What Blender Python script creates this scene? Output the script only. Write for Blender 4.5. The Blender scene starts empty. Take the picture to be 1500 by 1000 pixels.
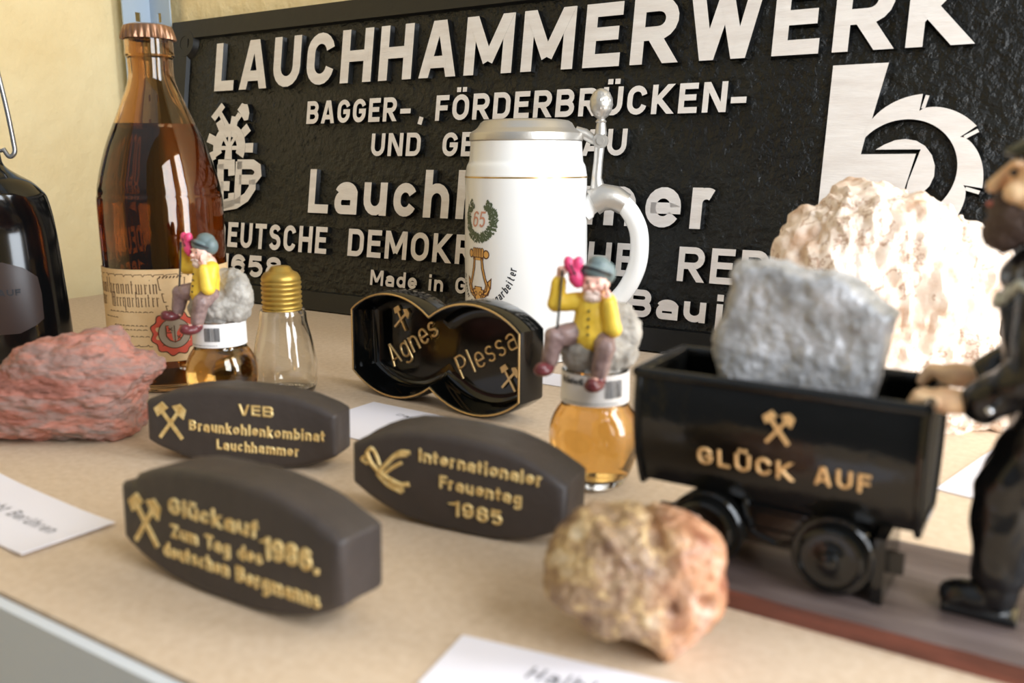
import bpy, bmesh, math, random
from math import sin, cos, pi, radians as rad
from mathutils import Vector, Matrix, noise

# ------------------------------------------------------------------ camera, world, light, exposure
SC = bpy.context.scene
COL = SC.collection
cam_data = bpy.data.cameras.new('camera')
cam_data.sensor_width = 36.0
cam_data.lens = 31.2
cam_data.clip_start = 0.01
cam_data.dof.use_dof = True
cam_data.dof.focus_distance = 0.76
cam_data.dof.aperture_fstop = 9.0
cam = bpy.data.objects.new('camera', cam_data)
COL.objects.link(cam)
cam.location = (0, 0, 0.15)
cam.rotation_euler = (rad(90 - 11.45), 0, rad(32.6))
SC.camera = cam

world = bpy.data.worlds.new('world')
SC.world = world
world.use_nodes = True
bg = world.node_tree.nodes['Background']
bg.inputs['Color'].default_value = (0.86, 0.93, 1.0, 1)
bg.inputs['Strength'].default_value = 0.24
# the unlit part of the room: pale ceiling above, darker furniture and floor lower down
_nt = world.node_tree
_tc, _sp, _mr = [_nt.nodes.new(t) for t in ('ShaderNodeTexCoord', 'ShaderNodeSeparateXYZ', 'ShaderNodeMapRange')]
_nt.links.new(_tc.outputs['Generated'], _sp.inputs[0])
_nt.links.new(_sp.outputs['Z'], _mr.inputs['Value'])
_mr.inputs['From Min'].default_value, _mr.inputs['From Max'].default_value = -0.15, 0.75
_mr.inputs['To Min'].default_value, _mr.inputs['To Max'].default_value = 0.12, 0.50
_nt.links.new(_mr.outputs[0], bg.inputs['Strength'])

def area(name, loc, target, sx, sy, power, col):
    d = bpy.data.lights.new(name, 'AREA')
    d.shape = 'RECTANGLE'
    d.size, d.size_y, d.energy, d.color = sx, sy, power, col
    o = bpy.data.objects.new(name, d)
    COL.objects.link(o)
    o.location = loc
    o.rotation_euler = (Vector(target) - Vector(loc)).to_track_quat('-Z', 'Y').to_euler()
    return o
# daylight coming in through the two window openings of the right-hand wall
area('window_light_near', (0.565, 0.03, 0.40), (0.0, 0.06, 0.30), 0.36, 0.80, 9.2, (0.86, 0.93, 1.0))
area('window_light_far', (0.565, 0.54, 0.40), (0.0, 0.50, 0.30), 0.24, 0.80, 7.8, (0.86, 0.93, 1.0))

SC.view_settings.view_transform = 'Standard'
SC.view_settings.look = 'None'
SC.view_settings.gamma = 1
SC.view_settings.use_curve_mapping = False
SC.view_settings.exposure = 0.29

# ------------------------------------------------------------------ materials
def lin(c):
    return tuple(((v / 255) / 12.92 if v / 255 <= 0.04045 else ((v / 255 + 0.055) / 1.055) ** 2.4) for v in c) + (1,)

def mat(name, col, rough=0.5, metal=0.0, spec=0.5, cols=None, nscale=40, detail=5, bump=0, bscale=200, bdetail=4,
        trans=0, ior=1.5, coat=0, stretch=(1, 1, 1), rough2=None):
    m = bpy.data.materials.new(name)
    m.use_nodes = True
    nt = m.node_tree
    b = nt.nodes['Principled BSDF']
    b.inputs['Base Color'].default_value = lin(col)
    b.inputs['Roughness'].default_value = rough
    b.inputs['Metallic'].default_value = metal
    b.inputs['Specular IOR Level'].default_value = spec
    b.inputs['IOR'].default_value = ior
    b.inputs['Transmission Weight'].default_value = trans
    b.inputs['Coat Weight'].default_value = coat
    b.inputs['Coat Roughness'].default_value = 0.05
    tc = mp = None
    if cols or bump or rough2 is not None:
        tc = nt.nodes.new('ShaderNodeTexCoord')
        mp = nt.nodes.new('ShaderNodeMapping')
        mp.inputs['Scale'].default_value = stretch
        nt.links.new(tc.outputs['Object'], mp.inputs['Vector'])
    if cols or rough2 is not None:
        n = nt.nodes.new('ShaderNodeTexNoise')
        n.inputs['Scale'].default_value = nscale
        n.inputs['Detail'].default_value = detail
        n.inputs['Roughness'].default_value = 0.62
        nt.links.new(mp.outputs['Vector'], n.inputs['Vector'])
    if cols:
        r = nt.nodes.new('ShaderNodeValToRGB')
        el = r.color_ramp.elements
        el[0].position, el[0].color = cols[0][0], lin(cols[0][1])
        el[1].position, el[1].color = cols[-1][0], lin(cols[-1][1])
        for p, c in cols[1:-1]:
            e = el.new(p)
            e.color = lin(c)
        nt.links.new(n.outputs['Fac'], r.inputs['Fac'])
        nt.links.new(r.outputs['Color'], b.inputs['Base Color'])
    if rough2 is not None:
        mr = nt.nodes.new('ShaderNodeMapRange')
        mr.inputs['From Min'].default_value, mr.inputs['From Max'].default_value = 0.35, 0.65
        mr.inputs['To Min'].default_value, mr.inputs['To Max'].default_value = rough, rough2
        nt.links.new(n.outputs['Fac'], mr.inputs['Value'])
        nt.links.new(mr.outputs['Result'], b.inputs['Roughness'])
    if bump:
        n2 = nt.nodes.new('ShaderNodeTexNoise')
        n2.inputs['Scale'].default_value = bscale
        n2.inputs['Detail'].default_value = bdetail
        nt.links.new(mp.outputs['Vector'], n2.inputs['Vector'])
        bp = nt.nodes.new('ShaderNodeBump')
        bp.inputs['Strength'].default_value = 1.0
        bp.inputs['Distance'].default_value = bump
        nt.links.new(n2.outputs['Fac'], bp.inputs['Height'])
        nt.links.new(bp.outputs['Normal'], b.inputs['Normal'])
    return m

M = {}
M['wall'] = mat('yellow_plaster', (244, 222, 172), 0.9, cols=[(0.3, (240, 215, 162)), (0.7, (248, 228, 180))], nscale=9, bump=0.0035, bscale=48)
M['floor'] = mat('grey_floor', (120, 112, 104), 0.6)
M['board'] = mat('beige_board', (207, 184, 158), 0.75, spec=0.3, cols=[(0.35, (201, 177, 150)), (0.65, (213, 191, 166))], nscale=260, detail=6, bump=0.00015, bscale=900)
M['rail'] = mat('grey_metal_paint', (205, 210, 216), 0.45, spec=0.5)
M['post'] = mat('pale_blue_metal', (176, 192, 208), 0.45)
M['iron'] = mat('black_painted_cast_iron', (20, 20, 19), 0.36, spec=0.35, cols=[(0.3, (22, 22, 18)), (0.7, (9, 9, 9))], nscale=9, bump=0.0045, bscale=110, bdetail=8, rough2=0.2)
M['iron_rim'] = mat('black_painted_rim', (18, 18, 18), 0.4, spec=0.4, bump=0.0004, bscale=60)
M['silver'] = mat('bare_metal_face', (222, 214, 208), 0.5, metal=0.08, cols=[(0.3, (214, 205, 198)), (0.7, (232, 226, 221))], nscale=25, bump=0.0002, bscale=160, stretch=(1, 5, 1))
M['black_side'] = mat('black_enamel', (13, 13, 13), 0.25)
M['amber'] = mat('brown_glass', (206, 170, 124), 0.0, trans=1, ior=1.5)
M['brandy'] = mat('brandy', (176, 130, 80), 0.0, trans=1, ior=1.36)
M['clear'] = mat('clear_glass', (252, 252, 250), 0.0, trans=1, ior=1.5)
M['liqueur'] = mat('amber_liqueur', (247, 196, 110), 0.0, trans=1, ior=1.36)
M['cap'] = mat('copper_crown_cap', (142, 106, 82), 0.3, metal=0.7)
M['label'] = mat('cream_label', (222, 188, 140), 0.7, cols=[(0.3, (216, 180, 130)), (0.7, (228, 196, 150))], nscale=60)
M['print'] = mat('brown_print', (92, 62, 40), 0.8)
M['red'] = mat('red_seal', (206, 84, 62), 0.7)
M['seal_grey'] = mat('grey_seal', (158, 142, 122), 0.7)
M['black_gloss'] = mat('black_gloss', (8, 9, 9), 0.08, spec=0.45)
M['flask'] = mat('black_glazed_stoneware', (13, 14, 16), 0.12, spec=0.6)
M['wire'] = mat('steel_wire', (170, 172, 176), 0.3, metal=0.9)
M['plum'] = mat('dark_brown_patch', (62, 48, 45), 0.3)
M['coal'] = mat('pressed_coal', (62, 54, 51), 0.52, spec=0.4, cols=[(0.3, (55, 48, 45)), (0.7, (68, 60, 57))], nscale=30, bump=0.0005, bscale=160)
M['gold'] = mat('gold_paint', (226, 192, 120), 0.42, metal=0.35, cols=[(0.3, (198, 158, 88)), (0.65, (238, 212, 150))], nscale=300, bump=0.0004, bscale=700)
M['gold_bright'] = mat('gold_lustre', (216, 184, 130), 0.3, metal=0.85)
M['gold_flat'] = mat('matt_gold_paint', (222, 178, 122), 0.4, metal=0.2)
M['brass'] = mat('brass_screw_cap', (182, 150, 74), 0.4, metal=0.75)
M['porcelain'] = mat('white_porcelain', (246, 245, 243), 0.08, spec=0.55)
M['pewter'] = mat('pewter', (196, 192, 186), 0.38, metal=0.75, bump=0.00015, bscale=300)
M['leaf'] = mat('green_transfer', (84, 96, 70), 0.5)
M['lyre'] = mat('ochre_transfer', (226, 170, 92), 0.4)
M['lyre_line'] = mat('brown_outline', (96, 58, 36), 0.5)
M['rose'] = mat('pink_transfer', (214, 150, 126), 0.4)
M['ink'] = mat('black_ink', (44, 46, 52), 0.7)
M['grey_ink'] = mat('grey_ink', (126, 124, 128), 0.8)
M['paper'] = mat('white_card', (233, 229, 236), 0.8, spec=0.2)
M['sticker'] = mat('white_sticker', (238, 234, 232), 0.6)
M['stone'] = mat('painted_grey_stone', (162, 156, 148), 0.55, cols=[(0.3, (134, 128, 120)), (0.7, (184, 178, 170))], nscale=120, bump=0.0008, bscale=220)
M['skin'] = mat('painted_skin', (240, 196, 176), 0.45, cols=[(0.35, (244, 202, 184)), (0.7, (236, 172, 156))], nscale=110)
M['beard_white'] = mat('painted_white_beard', (242, 218, 208), 0.5)
M['yellow'] = mat('painted_yellow_jacket', (240, 200, 58), 0.4, cols=[(0.3, (232, 186, 44)), (0.65, (246, 212, 84))], nscale=90)
M['hat'] = mat('painted_slate_hat', (104, 120, 122), 0.4)
M['band'] = mat('painted_hat_band', (44, 50, 54), 0.4)
M['trouser'] = mat('painted_taupe_trousers', (136, 110, 106), 0.4, cols=[(0.3, (112, 88, 86)), (0.7, (160, 134, 128))], nscale=200)
M['shoe'] = mat('painted_maroon_shoe', (106, 48, 52), 0.3)
M['pink'] = mat('painted_pink_heart', (226, 72, 122), 0.35)
M['dark'] = mat('painted_dark', (40, 34, 34), 0.4)
M['tub'] = mat('black_lacquer', (14, 14, 13), 0.14, spec=0.5, bump=0.0004, bscale=90)
M['rough_black'] = mat('rough_cast_black', (16, 16, 15), 0.75, spec=0.25, bump=0.0012, bscale=700)
M['wood'] = mat('weathered_wood_base', (96, 80, 74), 0.5, cols=[(0.3, (60, 46, 43)), (0.5, (84, 70, 66)), (0.72, (116, 102, 98))], nscale=30, stretch=(0.35, 3.5, 3.5), bump=0.0006, bscale=60)
M['wood_red'] = mat('reddish_wood_edge', (112, 60, 46), 0.45, cols=[(0.33, (62, 36, 30)), (0.66, (128, 72, 56))], nscale=40, stretch=(0.35, 3, 3))
M['uniform'] = mat('black_uniform', (12, 12, 13), 0.24, spec=0.5)
M['piping'] = mat('grey_green_piping', (186, 190, 182), 0.5)
M['brown_beard'] = mat('painted_brown_beard', (74, 56, 48), 0.6, bump=0.0006, bscale=600)
M['miner_skin'] = mat('painted_tan_skin', (244, 204, 158), 0.45, cols=[(0.35, (247, 210, 166)), (0.7, (238, 186, 148))], nscale=120)
M['bronze_skin'] = mat('ochre_hand_paint', (208, 160, 108), 0.45)
M['lip'] = mat('painted_red_lip', (196, 104, 92), 0.5)
M['greenhat'] = mat('dark_green_cap', (46, 52, 40), 0.5)
M['button'] = mat('silver_button', (214, 216, 220), 0.25, metal=0.8)
M['rock_pink'] = mat('pink_iron_rock', (184, 124, 110), 0.85, spec=0.25, nscale=22, detail=8, bump=0.0022, bscale=110, bdetail=8,
                     cols=[(0.28, (86, 60, 52)), (0.41, (166, 108, 94)), (0.48, (146, 120, 112)), (0.55, (182, 122, 106)), (0.63, (136, 124, 118)), (0.74, (166, 110, 98))], stretch=(0.6, 1, 1.8))
M['rock_tan'] = mat('tan_rock', (170, 138, 102), 0.42, spec=0.5, nscale=80, detail=5, bump=0.0014, bscale=170, bdetail=7,
                    cols=[(0.33, (70, 46, 34)), (0.42, (128, 98, 74)), (0.48, (164, 138, 110)), (0.53, (140, 110, 82)), (0.58, (186, 156, 110)), (0.68, (210, 192, 164))])
def add_peach(m):
    # the right-hand third of this stone is a peach and orange mineral
    nt = m.node_tree
    bs = nt.nodes['Principled BSDF']
    old = bs.inputs['Base Color'].links[0].from_socket
    tc = nt.nodes.new('ShaderNodeTexCoord'); sp = nt.nodes.new('ShaderNodeSeparateXYZ')
    nt.links.new(tc.outputs['Object'], sp.inputs[0])
    n1 = nt.nodes.new('ShaderNodeTexNoise'); n1.inputs['Scale'].default_value = 70; nt.links.new(tc.outputs['Object'], n1.inputs['Vector'])
    ma = nt.nodes.new('ShaderNodeMath'); ma.operation = 'MULTIPLY_ADD'; ma.inputs[1].default_value = 0.022
    nt.links.new(n1.outputs['Fac'], ma.inputs[0]); nt.links.new(sp.outputs['X'], ma.inputs[2])
    mr = nt.nodes.new('ShaderNodeMapRange')
    mr.inputs['From Min'].default_value, mr.inputs['From Max'].default_value = 0.012, 0.026
    nt.links.new(ma.outputs[0], mr.inputs['Value'])
    n2 = nt.nodes.new('ShaderNodeTexNoise'); n2.inputs['Scale'].default_value = 95; nt.links.new(tc.outputs['Object'], n2.inputs['Vector'])
    r = nt.nodes.new('ShaderNodeValToRGB'); el = r.color_ramp.elements
    el[0].position, el[0].color = 0.32, lin((140, 84, 58)); el[1].position, el[1].color = 0.7, lin((206, 168, 148))
    e = el.new(0.5); e.color = lin((190, 138, 102))
    nt.links.new(n2.outputs['Fac'], r.inputs['Fac'])
    mx = nt.nodes.new('ShaderNodeMixRGB')
    nt.links.new(mr.outputs[0], mx.inputs['Fac']); nt.links.new(old, mx.inputs['Color1']); nt.links.new(r.outputs['Color'], mx.inputs['Color2'])
    nt.links.new(mx.outputs['Color'], bs.inputs['Base Color'])
add_peach(M['rock_tan'])
M['rock_white'] = mat('white_quartz', (244, 232, 220), 0.6, spec=0.4, nscale=20, detail=8, bump=0.0014, bscale=90, bdetail=8,
                      cols=[(0.25, (120, 88, 66)), (0.36, (206, 170, 142)), (0.44, (232, 210, 192)), (0.482, (238, 220, 204)), (0.494, (176, 138, 112)), (0.506, (238, 220, 204)), (0.575, (240, 224, 210)), (0.584, (204, 168, 140)), (0.594, (240, 226, 214)), (0.72, (244, 232, 222))])
M['rock_grey'] = mat('grey_ore', (158, 158, 160), 0.36, spec=0.8, metal=0.15, nscale=110, detail=8, bump=0.0009, bscale=420, bdetail=6,
                     cols=[(0.25, (108, 106, 106)), (0.42, (152, 152, 154)), (0.58, (182, 182, 186)), (0.72, (222, 223, 230))])

# ------------------------------------------------------------------ mesh helpers
class MB:
    def __init__(s):
        s.v, s.f, s.m = [], [], []
    def add(s, vs, fs, mi=0, fn=None):
        o = len(s.v)
        s.v += [tuple(fn(*p)) if fn else tuple(p) for p in vs]
        for f in fs:
            s.f.append([o + i for i in f])
            s.m.append(mi)
    def box(s, x0, x1, y0, y1, z0, z1, mi=0, fn=None):
        s.add([(x0, y0, z0), (x1, y0, z0), (x1, y1, z0), (x0, y1, z0), (x0, y0, z1), (x1, y0, z1), (x1, y1, z1), (x0, y1, z1)],
              [(3, 2, 1, 0), (4, 5, 6, 7), (0, 1, 5, 4), (1, 2, 6, 5), (2, 3, 7, 6), (3, 0, 4, 7)], mi, fn)
    def lathe(s, prof, n=48, mi=0, fn=None, a0=0.0, a1=2 * pi):
        full = abs(a1 - a0 - 2 * pi) < 1e-6
        cols_ = n if full else n + 1
        vs, idx = [], []
        for r, z in prof:
            if r < 1e-9 and full:
                idx.append([len(vs)] * cols_)
                vs.append((0, 0, z))
            else:
                row = []
                for i in range(cols_):
                    a = a0 + (a1 - a0) * i / n
                    row.append(len(vs))
                    vs.append((r * cos(a), r * sin(a), z))
                idx.append(row)
        fs = []
        for j in range(len(prof) - 1):
            for i in range(n):
                k = (i + 1) % cols_
                q = [idx[j][i], idx[j][k], idx[j + 1][k], idx[j + 1][i]]
                q = [a for t, a in enumerate(q) if a not in q[:t]]
                if len(q) > 2:
                    fs.append(q)
        s.add(vs, fs, mi, fn)
    def tube(s, path, r, n=10, mi=0, closed=False, cap=True, sq=1.0, up=None):
        P = [Vector(p) for p in path]
        R = r if isinstance(r, (list, tuple)) else [r] * len(P)
        N = len(P)
        vs, fs, prev = [], [], None
        for i in range(N):
            if closed:
                t = (P[(i + 1) % N] - P[i - 1]).normalized()
            else:
                t = (P[min(i + 1, N - 1)] - P[max(i - 1, 0)]).normalized()
            u = Vector(up) if up else (prev if prev is not None else (Vector((0, 0, 1)) if abs(t.z) < 0.9 else Vector((1, 0, 0))))
            a = (u - t * u.dot(t)).normalized()
            prev = a
            b = t.cross(a)
            for k in range(n):
                w = 2 * pi * k / n
                vs.append(P[i] + (a * cos(w) * sq + b * sin(w)) * R[i])
        for i in range(N if closed else N - 1):
            j = (i + 1) % N
            for k in range(n):
                l = (k + 1) % n
                fs.append((i * n + k, i * n + l, j * n + l, j * n + k))
        if cap and not closed:
            fs.append(tuple(range(n))[::-1])
            fs.append(tuple((N - 1) * n + k for k in range(n)))
        s.add(vs, fs, mi)
    def prism(s, pts, z0, z1, mi=0, side=None, fn=None, inset=0.0):
        # pts counter-clockwise in the xy plane; top at z1; the foot may be wider by inset
        n = len(pts)
        low = pts
        if inset:
            low = offset_poly(pts, inset)
        vs = [(x, y, z0) for x, y in low] + [(x, y, z1) for x, y in pts]
        s.add(vs, [tuple(range(n, 2 * n))], mi, fn)
        s.v_off = len(s.v)
        s.add(vs, [tuple(range(n))[::-1]] + [(i, (i + 1) % n, n + (i + 1) % n, n + i) for i in range(n)], mi if side is None else side, fn)
    def build(s, name, mats, parent=None, smooth=False, angle=None):
        me = bpy.data.meshes.new(name)
        me.from_pydata(s.v, [], s.f)
        for m in (mats if isinstance(mats, (list, tuple)) else [mats]):
            me.materials.append(m)
        me.polygons.foreach_set('material_index', s.m)
        bm = bmesh.new()
        bm.from_mesh(me)
        bmesh.ops.remove_doubles(bm, verts=bm.verts, dist=1e-7)
        bmesh.ops.recalc_face_normals(bm, faces=bm.faces)
        if smooth:
            lim = rad(angle or 40)
            for f in bm.faces:
                f.smooth = True
            for e in bm.edges:
                if len(e.link_faces) == 2 and e.calc_face_angle(0) > lim:
                    e.smooth = False
        bm.to_mesh(me)
        bm.free()
        o = bpy.data.objects.new(name, me)
        COL.objects.link(o)
        if parent:
            o.parent = parent
        return o

def offset_poly(pts, d):
    out, n = [], len(pts)
    for i in range(n):
        a, b, c = Vector(pts[i - 1]), Vector(pts[i]), Vector(pts[(i + 1) % n])
        e1, e2 = (b - a).normalized(), (c - b).normalized()
        n1, n2 = Vector((e1.y, -e1.x)), Vector((e2.y, -e2.x))
        m = n1 + n2
        m = m / max(m.length_squared * 0.5, 0.35) if m.length > 1e-6 else n1
        out.append((b.x + m.x * d, b.y + m.y * d))
    return out

def ccw(pts):
    a = sum(pts[i - 1][0] * pts[i][1] - pts[i][0] * pts[i - 1][1] for i in range(len(pts)))
    return list(pts) if a > 0 else list(pts)[::-1]

def empty(name, loc, rotz=0.0, rot=None, parent=None):
    o = bpy.data.objects.new(name, None)
    o.empty_display_size = 0.02
    COL.objects.link(o)
    o.location = loc
    o.rotation_euler = rot if rot else (0, 0, rotz)
    if parent:
        o.parent = parent
    return o

def tag(o, label=None, cat=None, group=None, kind=None):
    if label: o['label'] = label
    if cat: o['category'] = cat
    if group: o['group'] = group
    if kind: o['kind'] = kind
    return o

def catmull(pts, n=6, closed=False):
    P = [Vector(p) for p in pts]
    N, out = len(P), []
    for i in range(N if closed else N - 1):
        if closed:
            a, b, c, d = P[i - 1], P[i], P[(i + 1) % N], P[(i + 2) % N]
        else:
            a, b, c, d = P[max(i - 1, 0)], P[i], P[i + 1], P[min(i + 2, N - 1)]
        for k in range(n):
            t = k / n
            out.append(0.5 * ((2 * b) + (c - a) * t + (2 * a - 5 * b + 4 * c - d) * t * t + (3 * b - a - 3 * c + d) * t ** 3))
    if not closed:
        out.append(P[-1])
    return [tuple(p) for p in out]

def ico(sub=2):
    bm = bmesh.new()
    bmesh.ops.create_icosphere(bm, subdivisions=sub, radius=1.0)
    v = [tuple(x.co) for x in bm.verts]
    f = [tuple(x.index for x in p.verts) for p in bm.faces]
    bm.free()
    return v, f
ICO = ico(2)
ICO3 = ico(3)

def add_ell(mb, c, r, rot=None, mi=0, sub=ICO):
    r = (r, r, r) if not isinstance(r, (tuple, list)) else r
    Mx = Matrix.Rotation(0, 3, 'X') if rot is None else (Matrix.Rotation(rad(rot[2]), 3, 'Z') @ Matrix.Rotation(rad(rot[1]), 3, 'Y') @ Matrix.Rotation(rad(rot[0]), 3, 'X'))
    mb.add([Vector(c) + Mx @ Vector((x * r[0], y * r[1], z * r[2])) for x, y, z in sub[0]], sub[1], mi)

def add_cap(mb, p0, p1, r0, r1, n=12, mi=0):
    a, b = Vector(p0), Vector(p1)
    L = (b - a).length
    q = (b - a).to_track_quat('Z', 'Y').to_matrix()
    prof = [(r0 * cos(t), r0 * sin(t)) for t in [rad(-90 + 18 * i) for i in range(6)]] + [(r1 * cos(t), L + r1 * sin(t)) for t in [rad(18 * i) for i in range(6)]]
    mb.lathe(prof, n, mi, fn=lambda x, y, z: a + q @ Vector((x, y, z)))

def remesh(mb, name, m, parent, voxel, scale=0.001, smooth=2, disp=None, shade=True, floor=None, decimate=None):
    # fuse overlapping closed volumes given in millimetres into one continuous skin, then scale to metres
    me = bpy.data.meshes.new('raw')
    me.from_pydata(mb.v, [], mb.f)
    bm = bmesh.new()
    bm.from_mesh(me)
    bmesh.ops.remove_doubles(bm, verts=bm.verts, dist=1e-5)
    bmesh.ops.recalc_face_normals(bm, faces=bm.faces)
    bm.to_mesh(me)
    bm.free()
    t = bpy.data.objects.new('raw', me)
    COL.objects.link(t)
    r = t.modifiers.new('remesh', 'REMESH')
    r.mode = 'VOXEL'
    r.voxel_size = voxel
    if smooth:
        s = t.modifiers.new('smooth', 'SMOOTH')
        s.iterations, s.factor = smooth, 0.5
    dg = bpy.context.evaluated_depsgraph_get()
    out = bpy.data.meshes.new_from_object(t.evaluated_get(dg))
    bpy.data.objects.remove(t)
    out.name = name
    if disp:
        cs = [v.co.copy() for v in out.vertices]
        ns = [v.normal.copy() for v in out.vertices]
        for v, c, nn in zip(out.vertices, cs, ns):
            v.co = c + disp(c, nn)
    for v in out.vertices:
        v.co *= scale
        if floor is not None and v.co.z < floor:
            v.co.z = floor
    out.materials.clear()
    out.materials.append(m)
    out.polygons.foreach_set('use_smooth', [shade] * len(out.polygons))
    out.polygons.foreach_set('material_index', [0] * len(out.polygons))
    out.update()
    o = bpy.data.objects.new(name, out)
    COL.objects.link(o)
    if parent:
        o.parent = parent
    return o

# ------------------------------------------------------------------ stroke lettering (engineering sans)
def arc(cx, cy, rx, ry, a0, a1, n=9):
    return [(cx + rx * cos(rad(a0 + (a1 - a0) * i / n)), cy + ry * sin(rad(a0 + (a1 - a0) * i / n))) for i in range(n + 1)]

WID = {'A': .62, 'B': .58, 'C': .56, 'D': .58, 'E': .5, 'F': .48, 'G': .58, 'H': .6, 'I': .17, 'J': .44, 'K': .6, 'L': .46, 'M': .76, 'N': .62, 'O': .6, 'P': .56,
       'R': .58, 'S': .55, 'T': .54, 'U': .58, 'V': .6, 'W': .84, 'Z': .54, 'a': .5, 'b': .5, 'c': .47, 'd': .5, 'e': .5, 'f': .32, 'g': .5, 'h': .49, 'i': .17, 'j': .24,
       'k': .48, 'l': .17, 'm': .78, 'n': .49, 'o': .51, 'p': .5, 'r': .36, 's': .45, 't': .33, 'u': .49, 'v': .48, 'w': .7, 'z': .42, '1': .32, '3': .52, '5': .52, '6': .54,
       '8': .54, '9': .54, '0': .54, '-': .34, ',': .2, '.': .18, ' ': .36, '(': .2}
BASE = {'Ä': 'A', 'Ö': 'O', 'Ü': 'U', 'ä': 'a', 'ö': 'o', 'ü': 'u'}

def glyph(ch, W, h, X=.72):
    """list of (points, closed) centre-lines for one character; cap height 1"""
    if ch in BASE:
        g = glyph(BASE[ch], W, h, X)
        top = 1.0 if ch in 'ÄÖÜ' else X
        y0 = top + 0.09
        for cx in (W * .5 - .14, W * .5 + .14):
            g.append(([(cx, y0), (cx, y0 + 2 * h * .92)], False))
        return g
    L, R, T, B, Mx = h, W - h, 1 - h, h, W / 2
    rx = (R - L) / 2
    ry = min(rx * 1.05, .3)
    XT = X - h
    ryl = min(rx * 1.05, (XT - B) / 2)
    if ch == 'A': return [([(h * .95, 0), (Mx - h * .35, 1)], False), ([(W - h * .95, 0), (Mx + h * .35, 1)], False), ([(L + .12, .27), (R - .12, .27)], False)]
    if ch == 'B':
        r1, r2, m = .2, .24, .52
        return [([(L, m), (L, T), (R - .03 - r1, T)] + arc(R - .03 - r1, (T + m) / 2, r1, (T - m) / 2, 90, -90)[1:], True), ([(L, B), (L, m), (R - r2, m)] + arc(R - r2, (m + B) / 2, r2, (m - B) / 2, 90, -90)[1:], True)]
    if ch == 'C': return [(arc(Mx, T - ry, rx, ry, 12, 180) + arc(Mx, B + ry, rx, ry, 180, 348), False)]
    if ch == 'D':
        r = .26
        return [([(L, B), (L, T)] + arc(R - r, T - r, r, r, 90, 0) + arc(R - r, B + r, r, r, 0, -90), True)]
    if ch == 'E': return [([(W, T), (L, T), (L, B), (W, B)], False), ([(L, .52), (W - .05, .52)], False)]
    if ch == 'F': return [([(W, T), (L, T), (L, 0)], False), ([(L, .5), (W - .05, .5)], False)]
    if ch == 'G': return [(arc(Mx, T - ry, rx, ry, 15, 180) + arc(Mx, B + ry, rx, ry, 180, 360) + [(R, .48), (Mx - .02, .48)], False)]
    if ch == 'H': return [([(L, 0), (L, 1)], False), ([(R, 0), (R, 1)], False), ([(L, .5), (R, .5)], False)]
    if ch in 'Il': return [([(Mx, 0), (Mx, 1)], False)]
    if ch == 'J': return [([(R, 1), (R, B + ry)] + arc(Mx, B + ry, rx, ry, 0, -170)[1:], False)]
    if ch == 'K': return [([(L, 0), (L, 1)], False), ([(L, .36), (W - h * 1.1, 1)], False), ([(L + .14, .5), (W - h * .9, 0)], False)]
    if ch == 'L': return [([(L, 1), (L, B), (W, B)], False)]
    if ch == 'M': return [([(L, 0), (L, 1)], False), ([(R, 0), (R, 1)], False), ([(L + h * .2, 1), (Mx, .22)], False), ([(R - h * .2, 1), (Mx, .22)], False)]
    if ch == 'N': return [([(L, 0), (L, 1)], False), ([(R, 0), (R, 1)], False), ([(L + h * .2, 1), (R - h * .2, 0)], False)]
    if ch in 'O0': return [(arc(Mx, T - ry, rx, ry, 0, 180) + arc(Mx, B + ry, rx, ry, 180, 360), True)]
    if ch == 'P': return [([(L, 0), (L, .45)], False), ([(L, .45), (L, T), (R - .22, T)] + arc(R - .22, (T + .45) / 2, .22, (T - .45) / 2, 90, -90)[1:], True)]
    if ch == 'R': return [([(L, 0), (L, .46)], False), ([(L, .46), (L, T), (R - .22, T)] + arc(R - .22, (T + .46) / 2, .22, (T - .46) / 2, 90, -90)[1:], True), ([(Mx - .03, .46), (W - h * .8, 0)], False)]
    if ch == 'S':
        rt, rb = (T - .53) / 2, (.53 - B) / 2
        return [(arc(Mx, T - rt, rx * .94, rt, 18, 270) + arc(Mx, B + rb, rx, rb, 90, -162)[1:], False)]
    if ch == 'T': return [([(0, T), (W, T)], False), ([(Mx, 0), (Mx, T)], False)]
    if ch == 'U': return [([(L, 1), (L, B + ry)] + arc(Mx, B + ry, rx, ry, 180, 360)[1:] + [(R, 1)], False)]
    if ch == 'V': return [([(h * .95, 1), (Mx - h * .3, 0)], False), ([(W - h * .95, 1), (Mx + h * .3, 0)], False)]
    if ch == 'W': return [([(h * .9, 1), (W * .28, 0)], False), ([(Mx, .92), (W * .28, 0)], False), ([(Mx, .92), (W * .72, 0)], False), ([(W - h * .9, 1), (W * .72, 0)], False)]
    if ch == 'Z': return [([(0, T), (R, T), (L, B), (W, B)], False)]
    if ch == 'a':
        m = X * .58
        return [(arc(Mx, XT - ryl * .7, rx, ryl * .7, 165, 0) + [(R, 0)], False), ([(R, m)] + arc(L + .12, (m + B) / 2, .12, (m - B) / 2, 90, 270) + [(R - .04, B), (R, B + .08)], True)]
    if ch == 'b': return [([(L, 0), (L, 1)], False), (arc(Mx, XT - ryl, rx, ryl, 0, 180) + arc(Mx, B + ryl, rx, ryl, 180, 360), True)]
    if ch == 'c': return [(arc(Mx, XT - ryl, rx, ryl, 25, 180) + arc(Mx, B + ryl, rx, ryl, 180, 335), False)]
    if ch == 'd': return [([(R, 0), (R, 1)], False), (arc(Mx, XT - ryl, rx, ryl, 0, 180) + arc(Mx, B + ryl, rx, ryl, 180, 360), True)]
    if ch == 'e': return [([(L, X * .48), (R, X * .48), (R, XT - ryl)] + arc(Mx, XT - ryl, rx, ryl, 0, 180)[1:] + arc(Mx, B + ryl, rx, ryl, 180, 330), False)]
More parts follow.
